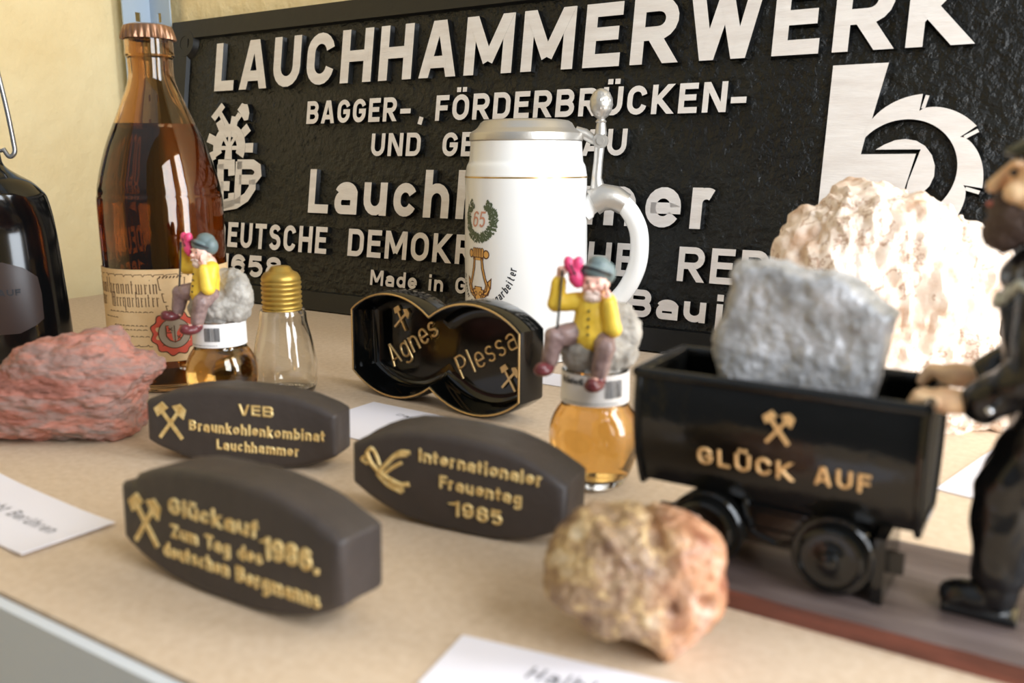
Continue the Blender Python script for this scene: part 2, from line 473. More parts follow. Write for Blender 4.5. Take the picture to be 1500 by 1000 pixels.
    if ch == 'f': return [(arc(W - .04, T - .18, W * .5, .18, 90, 180) + [(W * .5 - .04, 0)], False), ([(0, XT), (W, XT)], False)]
    if ch == 'g': return [(arc(Mx, XT - ryl, rx, ryl, 0, 180) + arc(Mx, B + ryl, rx, ryl, 180, 360), True), ([(R, X), (R, -.1)] + arc(Mx, -.1, rx, .14, 0, -160)[1:], False)]
    if ch == 'h': return [([(L, 0), (L, 1)], False), (arc(Mx, XT - ryl, rx, ryl, 180, 0) + [(R, 0)], False)]
    if ch == 'i': return [([(Mx, 0), (Mx, X)], False), ([(Mx, .82), (Mx, .82 + 2 * h)], False)]
    if ch == 'j': return [([(R, X), (R, -.1)] + arc(R - .12, -.1, .12, .14, 0, -70)[1:], False), ([(R, .82), (R, .82 + 2 * h)], False)]
    if ch == 'k': return [([(L, 0), (L, 1)], False), ([(L, .24), (W - h, X)], False), ([(L + .12, .36), (W - h * .9, 0)], False)]
    if ch == 'm':
        q = (R - L) / 4
        return [([(L, 0), (L, X)], False), (arc(L + q, XT - q * 1.1, q, q * 1.1, 180, 0) + [(Mx, 0)], False), (arc(R - q, XT - q * 1.1, q, q * 1.1, 180, 0) + [(R, 0)], False)]
    if ch == 'n': return [([(L, 0), (L, X)], False), (arc(Mx, XT - ryl, rx, ryl, 180, 0) + [(R, 0)], False)]
    if ch == 'o': return [(arc(Mx, XT - ryl, rx, ryl, 0, 180) + arc(Mx, B + ryl, rx, ryl, 180, 360), True)]
    if ch == 'p': return [([(L, -.25), (L, X)], False), (arc(Mx, XT - ryl, rx, ryl, 0, 180) + arc(Mx, B + ryl, rx, ryl, 180, 360), True)]
    if ch == 'r': return [([(L, 0), (L, X)], False), (arc(L + .17, XT - .17, .17, .17, 180, 55), False)]
    if ch == 's':
        m = X / 2
        return [(arc(Mx, (XT + m) / 2, rx, (XT - m) / 2, 20, 270) + arc(Mx, (m + B) / 2, rx, (m - B) / 2, 90, -160)[1:], False)]
    if ch == 't': return [([(W * .4, .95), (W * .4, B + .12)] + arc(W * .4 + .13, B + .12, .13, .12, 180, 280)[1:], False), ([(0, XT), (W, XT)], False)]
    if ch == 'u': return [([(R, 0), (R, X)], False), ([(L, X), (L, B + ryl)] + arc(Mx, B + ryl, rx, ryl, 180, 360)[1:], False)]
    if ch == 'v': return [([(h * .9, X), (Mx - h * .2, 0)], False), ([(W - h * .9, X), (Mx + h * .2, 0)], False)]
    if ch == 'w': return [([(h * .9, X), (W * .27, 0)], False), ([(Mx, X), (W * .27, 0)], False), ([(Mx, X), (W * .73, 0)], False), ([(W - h * .9, X), (W * .73, 0)], False)]
    if ch == 'z': return [([(0, XT), (R, XT), (L, B), (W, B)], False)]
    if ch == '1': return [([(0.0, .72), (R - .02, T - .05), (R, 1)], False), ([(R, 0), (R, 1)], False)]
    if ch == '3': return [(arc(Mx, (T + .52) / 2, rx * .94, (T - .52) / 2, 150, -90) + arc(Mx, (.52 + B) / 2, rx, (.52 - B) / 2, 90, -150)[1:], False)]
    if ch == '5': return [([(R, T), (L + .03, T), (L, .56), (Mx, .6)] + arc(Mx, (.6 + B) / 2, rx, (.6 - B) / 2, 90, -150)[1:], False)]
    if ch == '6': return [(arc(Mx, T - ry, rx, ry, 20, 180) + [(L, B + ry)], False), (arc(Mx, .6 - .2, rx, .2, 0, 180) + arc(Mx, B + ry, rx, ry, 180, 360), True)]
    if ch == '9': return [(arc(Mx, B + ry, rx, ry, 200, 360) + [(R, T - ry)], False), (arc(Mx, T - ry, rx, ry, 0, 180) + arc(Mx, .62, rx, .2, 180, 360), True)]
    if ch == '8': return [(arc(Mx, (T + .53) / 2, rx * .92, (T - .53) / 2, 0, 360, 18)[:-1], True), (arc(Mx, (.53 + B) / 2, rx, (.53 - B) / 2, 0, 360, 18)[:-1], True)]
    if ch == '-': return [([(.03, .45), (W - .03, .45)], False)]
    if ch == ',': return [([(Mx + .03, .14), (Mx - .05, -.16)], False)]
    if ch == '.': return [([(Mx, 0), (Mx, 2 * h)], False)]
    return []

def stroke(mb, pts, closed, prof, fn, mi_of, flat_y=(), hw=1.0):
    """sweep the profile [(across, height), ...] along a planar polyline with mitred corners"""
    P = [Vector(p) for p in pts]
    Q = [P[0]]
    for p in P[1:]:
        if (p - Q[-1]).length > 1e-6:
            Q.append(p)
    if closed and (Q[0] - Q[-1]).length < 1e-6:
        Q.pop()
    P, N, K = Q, len(Q), len(prof)
    if N < 2:
        return
    vs, fs, ms = [], [], []
    for i in range(N):
        pv = P[i - 1] if (i > 0 or closed) else None
        nx = P[(i + 1) % N] if (i < N - 1 or closed) else None
        d1 = (P[i] - pv).normalized() if pv is not None else (nx - P[i]).normalized()
        d2 = (nx - P[i]).normalized() if nx is not None else d1
        n1, n2 = Vector((-d1.y, d1.x)), Vector((-d2.y, d2.x))
        m = n1 + n2
        m = n1 if m.length < 1e-4 else m / max(m.length_squared / 2, 0.35)
        for a, z in prof:
            q = P[i] + m * a
            if (pv is None or nx is None) and flat_y and abs(d1.y) > 0.25:
                for fy in flat_y:
                    if abs(P[i].y - fy) < 1e-6:
                        q = q + d1 * ((fy - q.y) / d1.y)
            vs.append((q.x, q.y, z))
    for i in range(N if closed else N - 1):
        j = (i + 1) % N
        for k in range(K - 1):
            fs.append((i * K + k, j * K + k, j * K + k + 1, i * K + k + 1))
            ms.append(mi_of(k))
    if not closed:
        fs += [tuple(range(K)), tuple((N - 1) * K + k for k in range(K))[::-1]]
        ms += [mi_of(0)] * 2
    o = len(mb.v)
    mb.v += [tuple(fn(*p)) for p in vs]
    mb.f += [[o + a for a in f] for f in fs]
    mb.m += ms

def text_mesh(mb, txt, x0, x1, y0, cap, fn, hw=.085, height=.1, style='flat', gap=.13, X=.72, slope=None, jitter=0, slant=0):
    """lettering of cap height `cap` filling x0..x1 on the baseline y0"""
    ws = [WID.get(BASE.get(c, c), .5) for c in txt]
    total = (x1 - x0) / cap
    k = total / (sum(ws) + gap * (len(txt) - 1))
    if style == 'flat':
        prof = [(-hw * 1.28, 0), (-hw, height), (hw, height), (hw * 1.28, 0)]
        mi = lambda q: 0 if q == 1 else 1
    elif style == 'print':
        prof = [(-hw, height), (hw, height)]
        mi = lambda q: 0
    else:
        prof = [(-hw, 0), (-hw * .75, height * .75), (0, height), (hw * .75, height * .75), (hw, 0)]
        mi = lambda q: 0
    rnd = random.Random(txt)
    x = 0.0
    for c, w in zip(txt, ws):
        W = w * k if w > .2 else w * (0.5 + 0.5 * k)
        dx, dy = (rnd.uniform(-jitter, jitter), rnd.uniform(-jitter, jitter)) if jitter else (0, 0)
        for si, (pts, closed) in enumerate(glyph(c, W, hw, X)):
            ox = x + (w * k - W) / 2
            def f(a, b, z, ox=ox, dx=dx, dy=dy, lift=1 + .012 * si):
                xx, yy = x0 + (ox + a + dx + slant * b) * cap, (b + dy) * cap
                return fn(xx, y0 + yy + (slope * (xx - x0) if slope else 0), z * cap * lift)
            stroke(mb, pts, closed, prof, f, mi, flat_y=(0, 1, X))
        x += (w + gap) * k

def pickhammer(mb, cx, cy, s, fn, z=.12, mi=0, side=None):
    """crossed hammer and pick emblem, s = overall height"""
    def rot(pts, a, dx=0):
        c, q = cos(rad(a)), sin(rad(a))
        return ccw([(cx + (c * x - q * y + dx) * s, cy + (q * x + c * y) * s) for x, y in pts])
    for a, head in ((38, [(-.2, .36), (-.15, .6), (.17, .6), (.21, .36)]), (-38, [(-.24, .42), (-.1, .62), (.14, .6), (.24, .34), (.02, .34)])):
        mb.prism(rot([(-.05, -.55), (.05, -.55), (.05, .4), (-.05, .4)], a), 0, z * s * (1 if a > 0 else .96), mi, side, fn)
        mb.prism(rot(head, a), 0, z * s * (1.05 if a > 0 else 1.0), mi, side, fn)

# ------------------------------------------------------------------ room shell
def struct(name, mb, m, smooth=False):
    return tag(mb.build(name, m, None, smooth), kind='structure')
b = MB(); b.box(-1.1, 1.5, -1.6, 0.85, -0.87, -0.85); struct('floor', b, M['floor'])
b = MB(); b.box(-1.1, 1.5, 0.712, 0.85, -0.85, 1.5); struct('wall_back', b, M['wall'])
b = MB(); b.box(-1.1, -0.975, -1.6, 0.712, -0.85, 1.5); struct('wall_left', b, M['wall'])
WX, WINS = 0.59, ((-0.16, 0.22), (0.41, 0.67))
b = MB()
for y0, y1, z0, z1 in ((-1.6, 0.712, -0.85, -0.02), (-1.6, 0.712, 0.86, 1.5), (-1.6, WINS[0][0], -0.02, 0.86), (WINS[0][1], WINS[1][0], -0.02, 0.86), (WINS[1][1], 0.712, -0.02, 0.86)):
    b.box(WX, WX + .14, y0, y1, z0, z1)
struct('wall_right', b, M['wall'])
for n_, (y0, y1) in enumerate(WINS):
    b = MB()
    for q in ((y0, y0 + .02, -.02, .86), (y1 - .02, y1, -.02, .86), (y0, y1, -.02, 0), (y0, y1, .84, .86), (y0, y1, .46, .475)):
        b.box(WX + .01, WX + .05, *q)
    struct('window_%d' % (n_ + 1), b, M['paper'])

# ------------------------------------------------------------------ shelving unit
sh = empty('shelf', (-0.2, 0.42, 0))
tag(sh, 'long beige shelf with a grey metal front edge, carrying the whole display', 'shelf')
def shl(x, y, z): return (x + 0.2, y - 0.42, z)
b = MB(); b.box(-0.945, 0.575, 0.1482, 0.709, -0.006, 0, fn=shl); b.build('shelf_board', M['board'], sh)
b = MB()
b.box(-0.945, 0.575, 0.1425, 0.1452, -0.045, -0.0008, fn=shl)
b.box(-0.945, 0.575, 0.1452, 0.165, -0.045, -0.042, fn=shl)
b.box(-0.945, 0.575, 0.1452, 0.1475, -0.012, -0.0015, fn=shl)
tag(b.build('front_rail', M['rail'], sh), 'grey metal edge along the front of the shelf')
def flange(b, p0, ax, ay, z0, z1, t):
    # perforated flange 38 mm wide running up, with a slot every 30 mm
    w, s0, s1 = .038, .015, .022
    z = z0
    def q(u0, u1, za, zb):
        a, c = Vector(p0) + Vector(ax) * u0, Vector(p0) + Vector(ax) * u1 + Vector(ay) * t
        b.box(min(a.x, c.x), max(a.x, c.x), min(a.y, c.y), max(a.y, c.y), za, zb, fn=shl)
    q(0, s0, z0, z1); q(s1, w, z0, z1)
    while z < z1:
        q(s0, s1, z, min(z + .0195, z1)); z += .030
b = MB()
shl = lambda x, y, z: (x, y, z)
flange(b, (-.9545, .7, 0), (1, 0, 0), (0, -.002, 0), -.85, .75, 1)
flange(b, (-.9545, .7, 0), (0, -1, 0), (.002, 0, 0), -.85, .75, 1)
tag(b.build('slotted_post', M['post']), 'pale blue slotted metal post in the corner behind the tall brown bottle', 'post')

# ------------------------------------------------------------------ cast nameplate leaning on the wall
sg = empty('cast_nameplate', (-0.45, 0.6453, 0.0012), rot=(rad(80.9), 0, 0))
tag(sg, 'large black cast-iron nameplate with raised silver lettering leaning against the yellow wall', 'sign')
U0 = -0.45
def sgn(u, v, n): return (u - U0, v, n - 0.0045)         # letters stand on the sunk ground, faces level with the rim
b = MB()
b.add([sgn(u, v + (.0024 if n < 0 and v == 0 else 0), n) for n in (-.0105, 0) for u, v in ((-.9077, 0), (.045, 0), (.045, .309), (-.9077, .309))],
      [(3, 2, 1, 0), (4, 5, 6, 7), (0, 1, 5, 4), (1, 2, 6, 5), (2, 3, 7, 6), (3, 0, 4, 7)])
b.build('plate', M['iron'], sg)
b = MB()
def ringbox(o, i, z0, z1, sl):
    ou = [(o[0], o[2]), (o[1], o[2]), (o[1], o[3]), (o[0], o[3])]
    inn = [(i[0], i[2]), (i[1], i[2]), (i[1], i[3]), (i[0], i[3])]
    lo = [(i[0] + sl, i[2] + sl), (i[1] - sl, i[2] + sl), (i[1] - sl, i[3] - sl), (i[0] + sl, i[3] - sl)]
    vs = [sgn(x, y, z0) for x, y in ou] + [sgn(x, y, z1) for x, y in ou] + [sgn(x, y, z1) for x, y in inn] + [sgn(x, y, z0) for x, y in lo]
    fs = []
    for k in range(4):
        l = (k + 1) % 4
        fs += [(k, l, 4 + l, 4 + k), (4 + k, 4 + l, 8 + l, 8 + k), (8 + k, 8 + l, 12 + l, 12 + k)]
    b.add(vs, fs)
ringbox((-.9077, .045, .0003, .309), (-.8790, .017, .0186, .2896), -.0005, .0046, .0015)
b.build('rim', M['iron_rim'], sg)
b = MB()
cxy = (-.8835, .2845)
ring = []
for r, z in ((.0070, -.006), (.0078, .0050), (.0150, .0050), (.0190, 0)):
    ring.append((r, z))
b.lathe(ring, 40, fn=lambda x, y, z: sgn(cxy[0] + x, cxy[1] + y, z))
b.lathe([(0, .0006), (.0078, .0006)], 30, fn=lambda x, y, z: sgn(cxy[0] + x, cxy[1] + y, z))
b.build('screw_boss', M['iron_rim'], sg, True)
ROWS = [
    [('LAUCHHAMMERWERK', -.8280, -.0752, .2280, .0520, .105)],
    [('BAGGER', -.6822, -.5634, .1890, .0228, .1), ('-', -.5595, -.5455, .1880, .0228, .1), (',', -.5375, -.5290, .1890, .0228, .11), ('FÖRDERBRÜCKEN', -.5165, -.2386, .1882, .0232, .1), ('-', -.2360, -.2226, .1865, .0232, .1)],
    [('UND', -.5920, -.5312, .1560, .0218, .1), ('GERÄTEBAU', -.5054, -.3190, .1555, .0218, .1)],
    [('Lauchhammer', -.6713, -.2370, .0988, .0443, .1)],
    [('DEUTSCHE', -.8130, -.6418, .0580, .0270, .095), ('DEMOKRATISCHE', -.6129, -.3010, .0580, .0268, .095), ('REPUBLIK', -.2648, -.0790, .0576, .0270, .095)],
    [('1658', -.8000, -.7045, .0275, .0232, .115)],
    [('Made in Germany', -.5805, -.3800, .0314, .0148, .1)],
    [('Baujahr', -.3054, -.1620, .0265, .0220, .115), ('1971', -.1420, -.0700, .0265, .0220, .115)],
]
WID['7'] = .5
_g0 = glyph
def glyph(ch, W, h, X=.72):
    if ch == '7': return [([(0, 1 - h), (W - h, 1 - h), (W * .35, 0)], False)]
    return _g0(ch, W, h, X)
WORDS = []
for row in ROWS[:7] + [[ROWS[7][0]]]:
    for entry in row:
        if entry[0] in '-,': WORDS[-1].append(entry)
        else: WORDS.append([entry])
for word in WORDS:
    b = MB()
    for t, u0, u1, v, cap, hw in word:
        text_mesh(b, t, u0, u1, v, cap, sgn, hw=hw, height=.0047 / cap, style='flat', gap=.14 if hw < .11 else .12)
    b.build('raised_lettering', [M['silver'], M['black_side']], sg)

def relief(name, polys, h=.0047):
    b = MB()
    for i, p in enumerate(polys):
        b.prism(ccw(p), 0, h + .00004 * i, 0, 1, sgn, inset=.0009)
    return b.build(name, [M['silver'], M['black_side']], sg)
# works emblem on the right: a broad L and a bucket-wheel ring
def ringseg(c, r0, r1, a0, a1, n=24):
    return [(c[0] + r1 * cos(rad(a0 + (a1 - a0) * i / n)), c[1] + r1 * sin(rad(a0 + (a1 - a0) * i / n))) for i in range(n + 1)] + \
           [(c[0] + r0 * cos(rad(a1 + (a0 - a1) * i / n)), c[1] + r0 * sin(rad(a1 + (a0 - a1) * i / n))) for i in range(n + 1)]
cw = (-.1092, .1450)
polys = [[(-.1625, .2187), (-.1251, .2187), (-.1335, .1730), (-.1354, .1668), (-.1370, .1558), (-.1012, .1560), (-.1062, .1310), (-.1120, .1090), (-.1625, .1090)]]
polys.append([(-.1275, .1590), (-.1220, .1625), (-.1155, .1653), (-.1089, .1661), (-.1020, .1648), (-.0960, .1612), (-.0912, .1551), (-.0886, .1481), (-.0883, .1410), (-.0904, .1344), (-.0950, .1290), (-.1010, .1258), (-.1055, .1250), (-.1042, .1370), (-.0985, .1590)])
for k in range(6):
    a_end = 81 - 47 * k
    a_start = a_end + 47 if k else 137
    seg, n = [], 14
    for i in range(n + 1):
        t = i / n
        a = rad(a_start + (a_end - a_start) * t)
        r = .0395 + .0125 * (t ** .55) if k else .0365 + .0155 * (t ** .75)
        seg.append((cw[0] + r * cos(a), cw[1] + r * sin(a)))
    ae = rad(a_end)
    seg.append((cw[0] + .0395 * cos(ae - .02), cw[1] + .0395 * sin(ae - .02)))
    for i in range(n + 1):
        a = rad(a_end - 1.5 + (a_start - a_end + 3) * i / n)
        seg.append((cw[0] + .0345 * cos(a), cw[1] + .0345 * sin(a)))
    polys.append(seg)
    if k:
        t0 = rad(a_end + 47 - 3.5)
        d, e = Vector((cos(t0), sin(t0))), Vector((-sin(t0), cos(t0)))
        p = [Vector(cw) + d * r + e * w for r, w in ((.0425, .0012), (.0425, -.0012), (.0515, -.0012), (.0515, .0012))]
        polys.append([tuple(x) for x in p])
relief('bucket_wheel_emblem', polys)
# emblem on the left: cogwheel with crossed hammers over letters
def ez(p): return (-.814 + (p[0] - 195) * .000202 + (p[1] - 68) * 1.26e-5, .215 - (p[1] - 68) * .0001343)
polys = [[ez(p) for p in q] for q in (
    [(195, 68), (222, 105), (140, 215), (108, 178)], [(170, 165), (195, 140), (258, 250), (222, 266)],
    [(322, 130), (358, 78), (378, 88), (400, 90), (408, 120), (415, 160), (405, 215), (375, 220), (345, 165)], [(328, 150), (358, 180), (300, 266), (264, 246)])]
ce = (-.797, .1655)
teeth = []
for k in range(9):
    a = 90 + 40 * k - 160
    if -22 <= a <= 202:
        pass
inner = .0225
for a0 in range(-10, 200, 40):
    p = []
    for r, da in ((.024, -13), (.0385, -8.5), (.0385, 8.5), (.024, 13)):
        p.append((ce[0] + r * cos(rad(a0 + da + 10)), ce[1] + r * sin(rad(a0 + da + 10)) * .9))
    polys.append(p)
polys.append(ringseg(ce, .0125, .026, -25, 205, 30))
for a in (0, 52, 90, 128, 180):
    d, e = Vector((cos(rad(a)), sin(rad(a)))), Vector((-sin(rad(a)), cos(rad(a))))
    polys.append([tuple(Vector(ce) + d * r + e * w) for r, w in ((.001, .0022), (.001, -.0022), (.018, -.0022), (.018, .0022))])
polys.append([(ce[0] - .006, .1532), (ce[0] + .006, .1532), (ce[0] + .0045, .168), (ce[0] - .0045, .168)])
emb = relief('cogwheel_emblem', polys)
b = MB()
for q in ([(275, 660), (275, 568), (165, 568)], [(185, 745), (258, 745)], [(185, 568), (185, 890)], [(185, 905), (275, 872), (275, 800)],
          [(335, 545), (318, 885)], [(320, 568), (440, 568), (478, 596), (482, 648), (450, 690), (335, 690)], [(438, 690), (438, 755), (390, 832), (310, 888), (185, 915)], [(95, 545), (160, 890)]):
    stroke(b, [ez(p) for p in q], False, [(-.0062, 0), (-.0052, .0047), (.0052, .0047), (.0062, 0)], sgn, lambda k: 0 if k == 1 else 1)
b.build('emblem_letters', [M['silver'], M['black_side']], emb)

# ------------------------------------------------------------------ beer-type bottle of brandy
bt = empty('brown_bottle', (-0.5256, 0.3824, 0), rad(54))
tag(bt, 'tall brown glass bottle with crown cap and cream label, left of the nameplate lettering', 'bottle')
outer = [(0, .0015), (.030, .001), (.0355, 0), (.0382, .0025), (.0386, .006), (.0394, .0274), (.0397, .0775), (.0399, .1214), (.0392, .129), (.0385, .135), (.0352, .1485),
         (.0309, .1619), (.0263, .1729), (.0198, .1883), (.0160, .1975), (.0141, .2055), (.0141, .2142), (.0143, .2160), (.0154, .2176), (.0152, .2195), (.0150, .2225), (.0150, .2290)]
outer = [(0, .0015)] + catmull(outer[1:], 4)
inn = [(max(r - (.0026 if z > .008 else .004), 0), max(z, .005) if z < .01 else z) for r, z in outer[::-1]]
inn = [p for p in inn if p[1] > .0051] + [(.0335, .005), (0, .0055)]
b = MB(); b.lathe(outer + [(.0135, .2295)] + inn, 64)
glass = b.build('glass', M['amber'], bt, True, 60)
lq = [(0, .0056)] + [(r + .0001, z) for r, z in inn[::-1] if 0.0056 < z < .1738]
b = MB(); b.lathe(lq + [(lq[-1][0], .1738), (0, .1738)], 64)
b.build('brandy', M['brandy'], bt, True, 50)
b = MB()
nn = 168
prof = [(0, .2372), (.0125, .2371), (.0150, .2362)]
vs, rows = [], [(0.0, .2368, 0), (.0120, .2368, 0), (.0150, .2358, 0), (.0157, .2335, .3), (.0161, .2312, .8), (.0166, .2290, 1), (.0167, .2276, 1), (.0158, .2276, 1)]
for r, z, w in rows[1:]:
    for i in range(nn):
        a = 2 * pi * i / nn
        rr = r + w * .0007 * cos(a * 27)
        vs.append((rr * cos(a), rr * sin(a), z))
fs = [tuple(range(nn))]
for j in range(len(rows) - 2):
    for i in range(nn):
        k = (i + 1) % nn
        fs.append((j * nn + i, j * nn + k, (j + 1) * nn + k, (j + 1) * nn + i))
b.add(vs, fs); b.build('crown_cap', M['cap'], bt, True, 50)
b = MB()
b.lathe([(.0399, .0217), (.0404, .0217), (.0404, .0822), (.0400, .0822)], 48, a0=rad(-90 - 105), a1=rad(-90 + 80))
lab = b.build('paper_label', M['label'], bt, True, 50)
def onlab(x, y, z, r=.04055):                              # x = arc length from the front, y = height
    a = x / .0404
    return ((r + z) * sin(a), -(r + z) * cos(a), y)
def blackletter(b, txt, x0, x1, y0, xh, fn):
    """broken-stroke gothic lettering: minims with diamond feet"""
    G = {'n': [0, 1], 'm': [0, 1, 2], 'i': [0], 'u': [0, 1], 'r': [0], 'a': [0, 1], 'b': [0, 1], 'w': [0, 1, 2], 'e': [0], 't': [0], 'k': [0], 'g': [0, 1], 'T': [0, 1], 'B': [0, 1, 2], 'f': [0], 'ü': [0, 1], 'ä': [0, 1]}
    unit = sum(len(G.get(c, [0])) * .62 + (.3 if len(G.get(c, [0])) == 1 and c != 'i' else 0) + .12 for c in txt)
    k = (x1 - x0) / unit
    x = x0
    w = .105 * k
    def quad(pts): b.add([fn(p[0], p[1], 0) for p in pts], [tuple(range(len(pts)))])
    def dia(cx, cy, s): quad([(cx - s, cy), (cx, cy - s * 1.1), (cx + s, cy), (cx, cy + s * 1.1)])
    def bar(xa, ya, xb, yb, t): quad([(xa, ya - t), (xb, yb - t), (xb, yb + t), (xa, ya + t)])
    for c in txt:
        g = G.get(c, [0])
        for q in g:
            cx = x + (q + .5) * .6 * k
            top = xh * 1.55 if c in 'bkTBf' and q == 0 else (xh * 1.3 if c == 't' else xh)
            if c == 'B' or c == 'T': top = xh * 1.5
            bot = -xh * .4 if c == 'g' and q == 1 else 0
            quad([(cx - w, y0 + bot + .1 * xh), (cx + w, y0 + bot + .1 * xh), (cx + w, y0 + top - .1 * xh), (cx - w, y0 + top - .1 * xh)])
            dia(cx + w * .4, y0 + bot + .1 * xh, w * 1.4)
            dia(cx - w * .4, y0 + top - .1 * xh, w * 1.4)
            if q:
                px_ = cx - .6 * k
                if c in 'nmabgüäB': bar(px_, y0 + xh * .82, cx, y0 + xh * .98, w * .5)
                if c in 'uwbagüB': bar(px_, y0 + xh * .1, cx, y0 + xh * .02, w * .5)
                if c == 'T': bar(px_ - w, y0 + top * .97, cx + 2 * w, y0 + top * .9, w * .8)
        cx = x + .3 * k
        if c == 'i': dia(cx, y0 + xh * 1.32, w * 1.1)
        if c in 'er': dia(cx + .34 * k, y0 + xh * .86, w * 1.5)
        if c == 'e': bar(cx, y0 + xh * .42, cx + .34 * k, y0 + xh * .7, w * .45); bar(cx, y0 + .06 * xh, cx + .32 * k, y0 + .14 * xh, w * .6)
        if c in 'tf': bar(cx - .24 * k, y0 + xh * .92, cx + .32 * k, y0 + xh * .92, w * .6)
        if c == 'k': bar(cx, y0 + .5 * xh, cx + .34 * k, y0 + .95 * xh, w * .7); bar(cx, y0 + .5 * xh, cx + .36 * k, y0 + .05 * xh, w * .7)
        x += (len(g) * .62 + (.3 if len(g) == 1 and c != 'i' else 0) + .12) * k
b = MB()
blackletter(b, 'Trinkbranntwein', -.0590, -.0055, .0662, .0070, onlab)
blackletter(b, 'für', -.0590, -.0470, .0580, .0066, onlab)
blackletter(b, 'Bergarbeiter', -.0410, -.0050, .0578, .0068, onlab)
rr = random.Random(5)
def pline(pts, w, r=.04055):
    stroke(b, pts, False, [(-w, 0), (w, 0)], lambda x, y, z: onlab(x, y, z, r), lambda k: 0)
for y0, x0, x1 in ((.0545, -.044, -.012), (.0505, -.050, -.036), (.0455, -.040, -.015), (.0428, -.038, -.015), (.0384, -.036, -.014)):
    x = x0
    while x < x1:
        l = rr.uniform(.0012, .0034)
        pline([(x, y0), (x + l * .5, y0 + .0005), (x + l, y0)], .00022); x += l + .0008
for yb, sg_ in ((.0788, 1), (.0320, -1)):                  # scalloped stone-wall border lines
    x = -.062
    while x < .03:
        l = rr.uniform(.006, .010)
        pline([(x, yb - .0012 * sg_), (x + .0008, yb), (x + l - .001, yb + .0003), (x + l, yb - .0012 * sg_)], .0002); x += l
for x0, y0, w, h in ((-.005, .0690, .015, .0075), (-.003, .0610, .010, .0055), (-.001, .0540, .009, .0045), (.013, .0640, .010, .006)):
    pline([(x0, y0), (x0 - .0008, y0 + h), (x0 + w + .0008, y0 + h), (x0 + w, y0), (x0, y0)], .00025)
    if h > .007:
        for i in range(7):
            pline([(x0 + i * w / 7, y0 + h), (x0 + (i + .5) * w / 7, y0 + h + .0014)], .0004)
b.build('label_print', M['print'], lab)
def disc(b, cx, cy, rx, ry, fn, n=40, wob=0, k=12, mi=0):
    pts = [(cx + (rx + wob * cos(k * 2 * pi * i / n)) * cos(2 * pi * i / n), cy + (ry + wob * cos(k * 2 * pi * i / n)) * sin(2 * pi * i / n)) for i in range(n)]
    b.add([fn(cx, cy, 0)] + [fn(x, y, 0) for x, y in pts], [(0, i + 1, (i + 1) % n + 1) for i in range(n)], mi)
b = MB()
for r, f, mi, dz in ((.0146, .0009, 2, 0), (.0138, .0009, 0, .00006), (.0101, 0, 2, .00012), (.0095, 0, 1, .00018)):
    disc(b, .0022, .0405, r, r, lambda x, y, z, dz=dz: onlab(x, y, z + dz, .0407), 96, f, 11, mi)
f2 = lambda x, y, z: onlab(x, y, z, .04095)
shp = [(.0022 + x * .85, .0405 + y * .85) for x, y in ((-.006, .006), (.006, .006), (.006, -.002), (.0035, -.0055), (0, -.007), (-.0035, -.0055), (-.006, -.002))]
b.add([f2(x, y, 0) for x, y in shp], [tuple(range(7))], 0)
f3 = lambda x, y, z: onlab(x, y, z, .04100)
stroke(b, shp, True, [(-.0003, 0), (.0003, 0)], f3, lambda k: 2)
for p in [[(.0022 + (x - .0165) * .85, .0405 + (y - .0270) * .85) for x, y in w_] for w_ in (((.0165, .0330), (.0165, .0200)), ((.0105, .0275), (.0225, .0275)), ((.012, .0315), (.015, .0290)), ((.012, .0290), (.015, .0315)), ((.018, .0250), (.021, .0225)), ((.0185, .0225), (.0205, .0255)))]:
    stroke(b, p, False, [(-.0003, 0), (.0003, 0)], f3, lambda k: 2)
b.build('red_seal', [M['red'], M['seal_grey'], M['print']], lab)

# ------------------------------------------------------------------ black swing-top flask
fl = empty('swing_top_flask', (-0.6612, 0.3329, 0), rad(47))
tag(fl, 'glossy black stoneware flask with steel wire closure, cut off by the left edge', 'bottle')
prof = [(0, 0), (.046, 0)] + catmull([(.050, .002), (.0518, .008), (.0518, .0312), (.0498, .0673), (.0472, .1045), (.0438, .1238), (.0402, .1300), (.0340, .1362), (.0262, .1410), (.0198, .1455), (.0172, .1490), (.0163, .1541), (.0150, .176), (.0142, .1926), (.0142, .2120)], 5) + [(.0165, .214), (.0165, .226), (.0120, .228), (0, .228)]
def oval(x, y, z): return (x, y * (.6 + .4 * min(1, max(0, (z - .105) / .045))), z)
b = MB(); b.lathe(prof, 72, fn=oval); b.build('body', M['flask'], fl, True, 50)
b = MB(); b.lathe([(0, .228), (.0105, .228), (.0125, .233), (.0110, .239), (.006, .242), (0, .243)], 32); b.build('stopper', M['porcelain'], fl, True)
b = MB()
for s_ in (1, -1):
    pts = [(s_ * .0190, 0, .1590), (s_ * .0225, -.001, .1535), (s_ * .0262, -.001, .1565), (s_ * .0258, 0, .165), (s_ * .0240, 0, .185), (s_ * .0215, 0, .205), (s_ * .0172, 0, .236), (s_ * .0140, 0, .247), (0, 0, .2475)]
    b.tube(catmull(pts, 6), .0016, 10)
b.tube([(.0168 * cos(2 * pi * i / 40), .0168 * sin(2 * pi * i / 40), .1575) for i in range(40)], .0014, 8, closed=True)
b.build('wire_bail', M['wire'], fl, True)
b = MB()                                                     # dark brown angular patch following the curve of the body
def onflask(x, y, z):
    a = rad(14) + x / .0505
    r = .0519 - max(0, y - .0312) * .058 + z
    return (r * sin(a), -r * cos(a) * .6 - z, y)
out = [(-.05, .031), (.012, .031), (.024, .036), (.0305, .040), (.0315, .058), (.030, .070), (.020, .077), (.006, .0815), (-.05, .0815)]
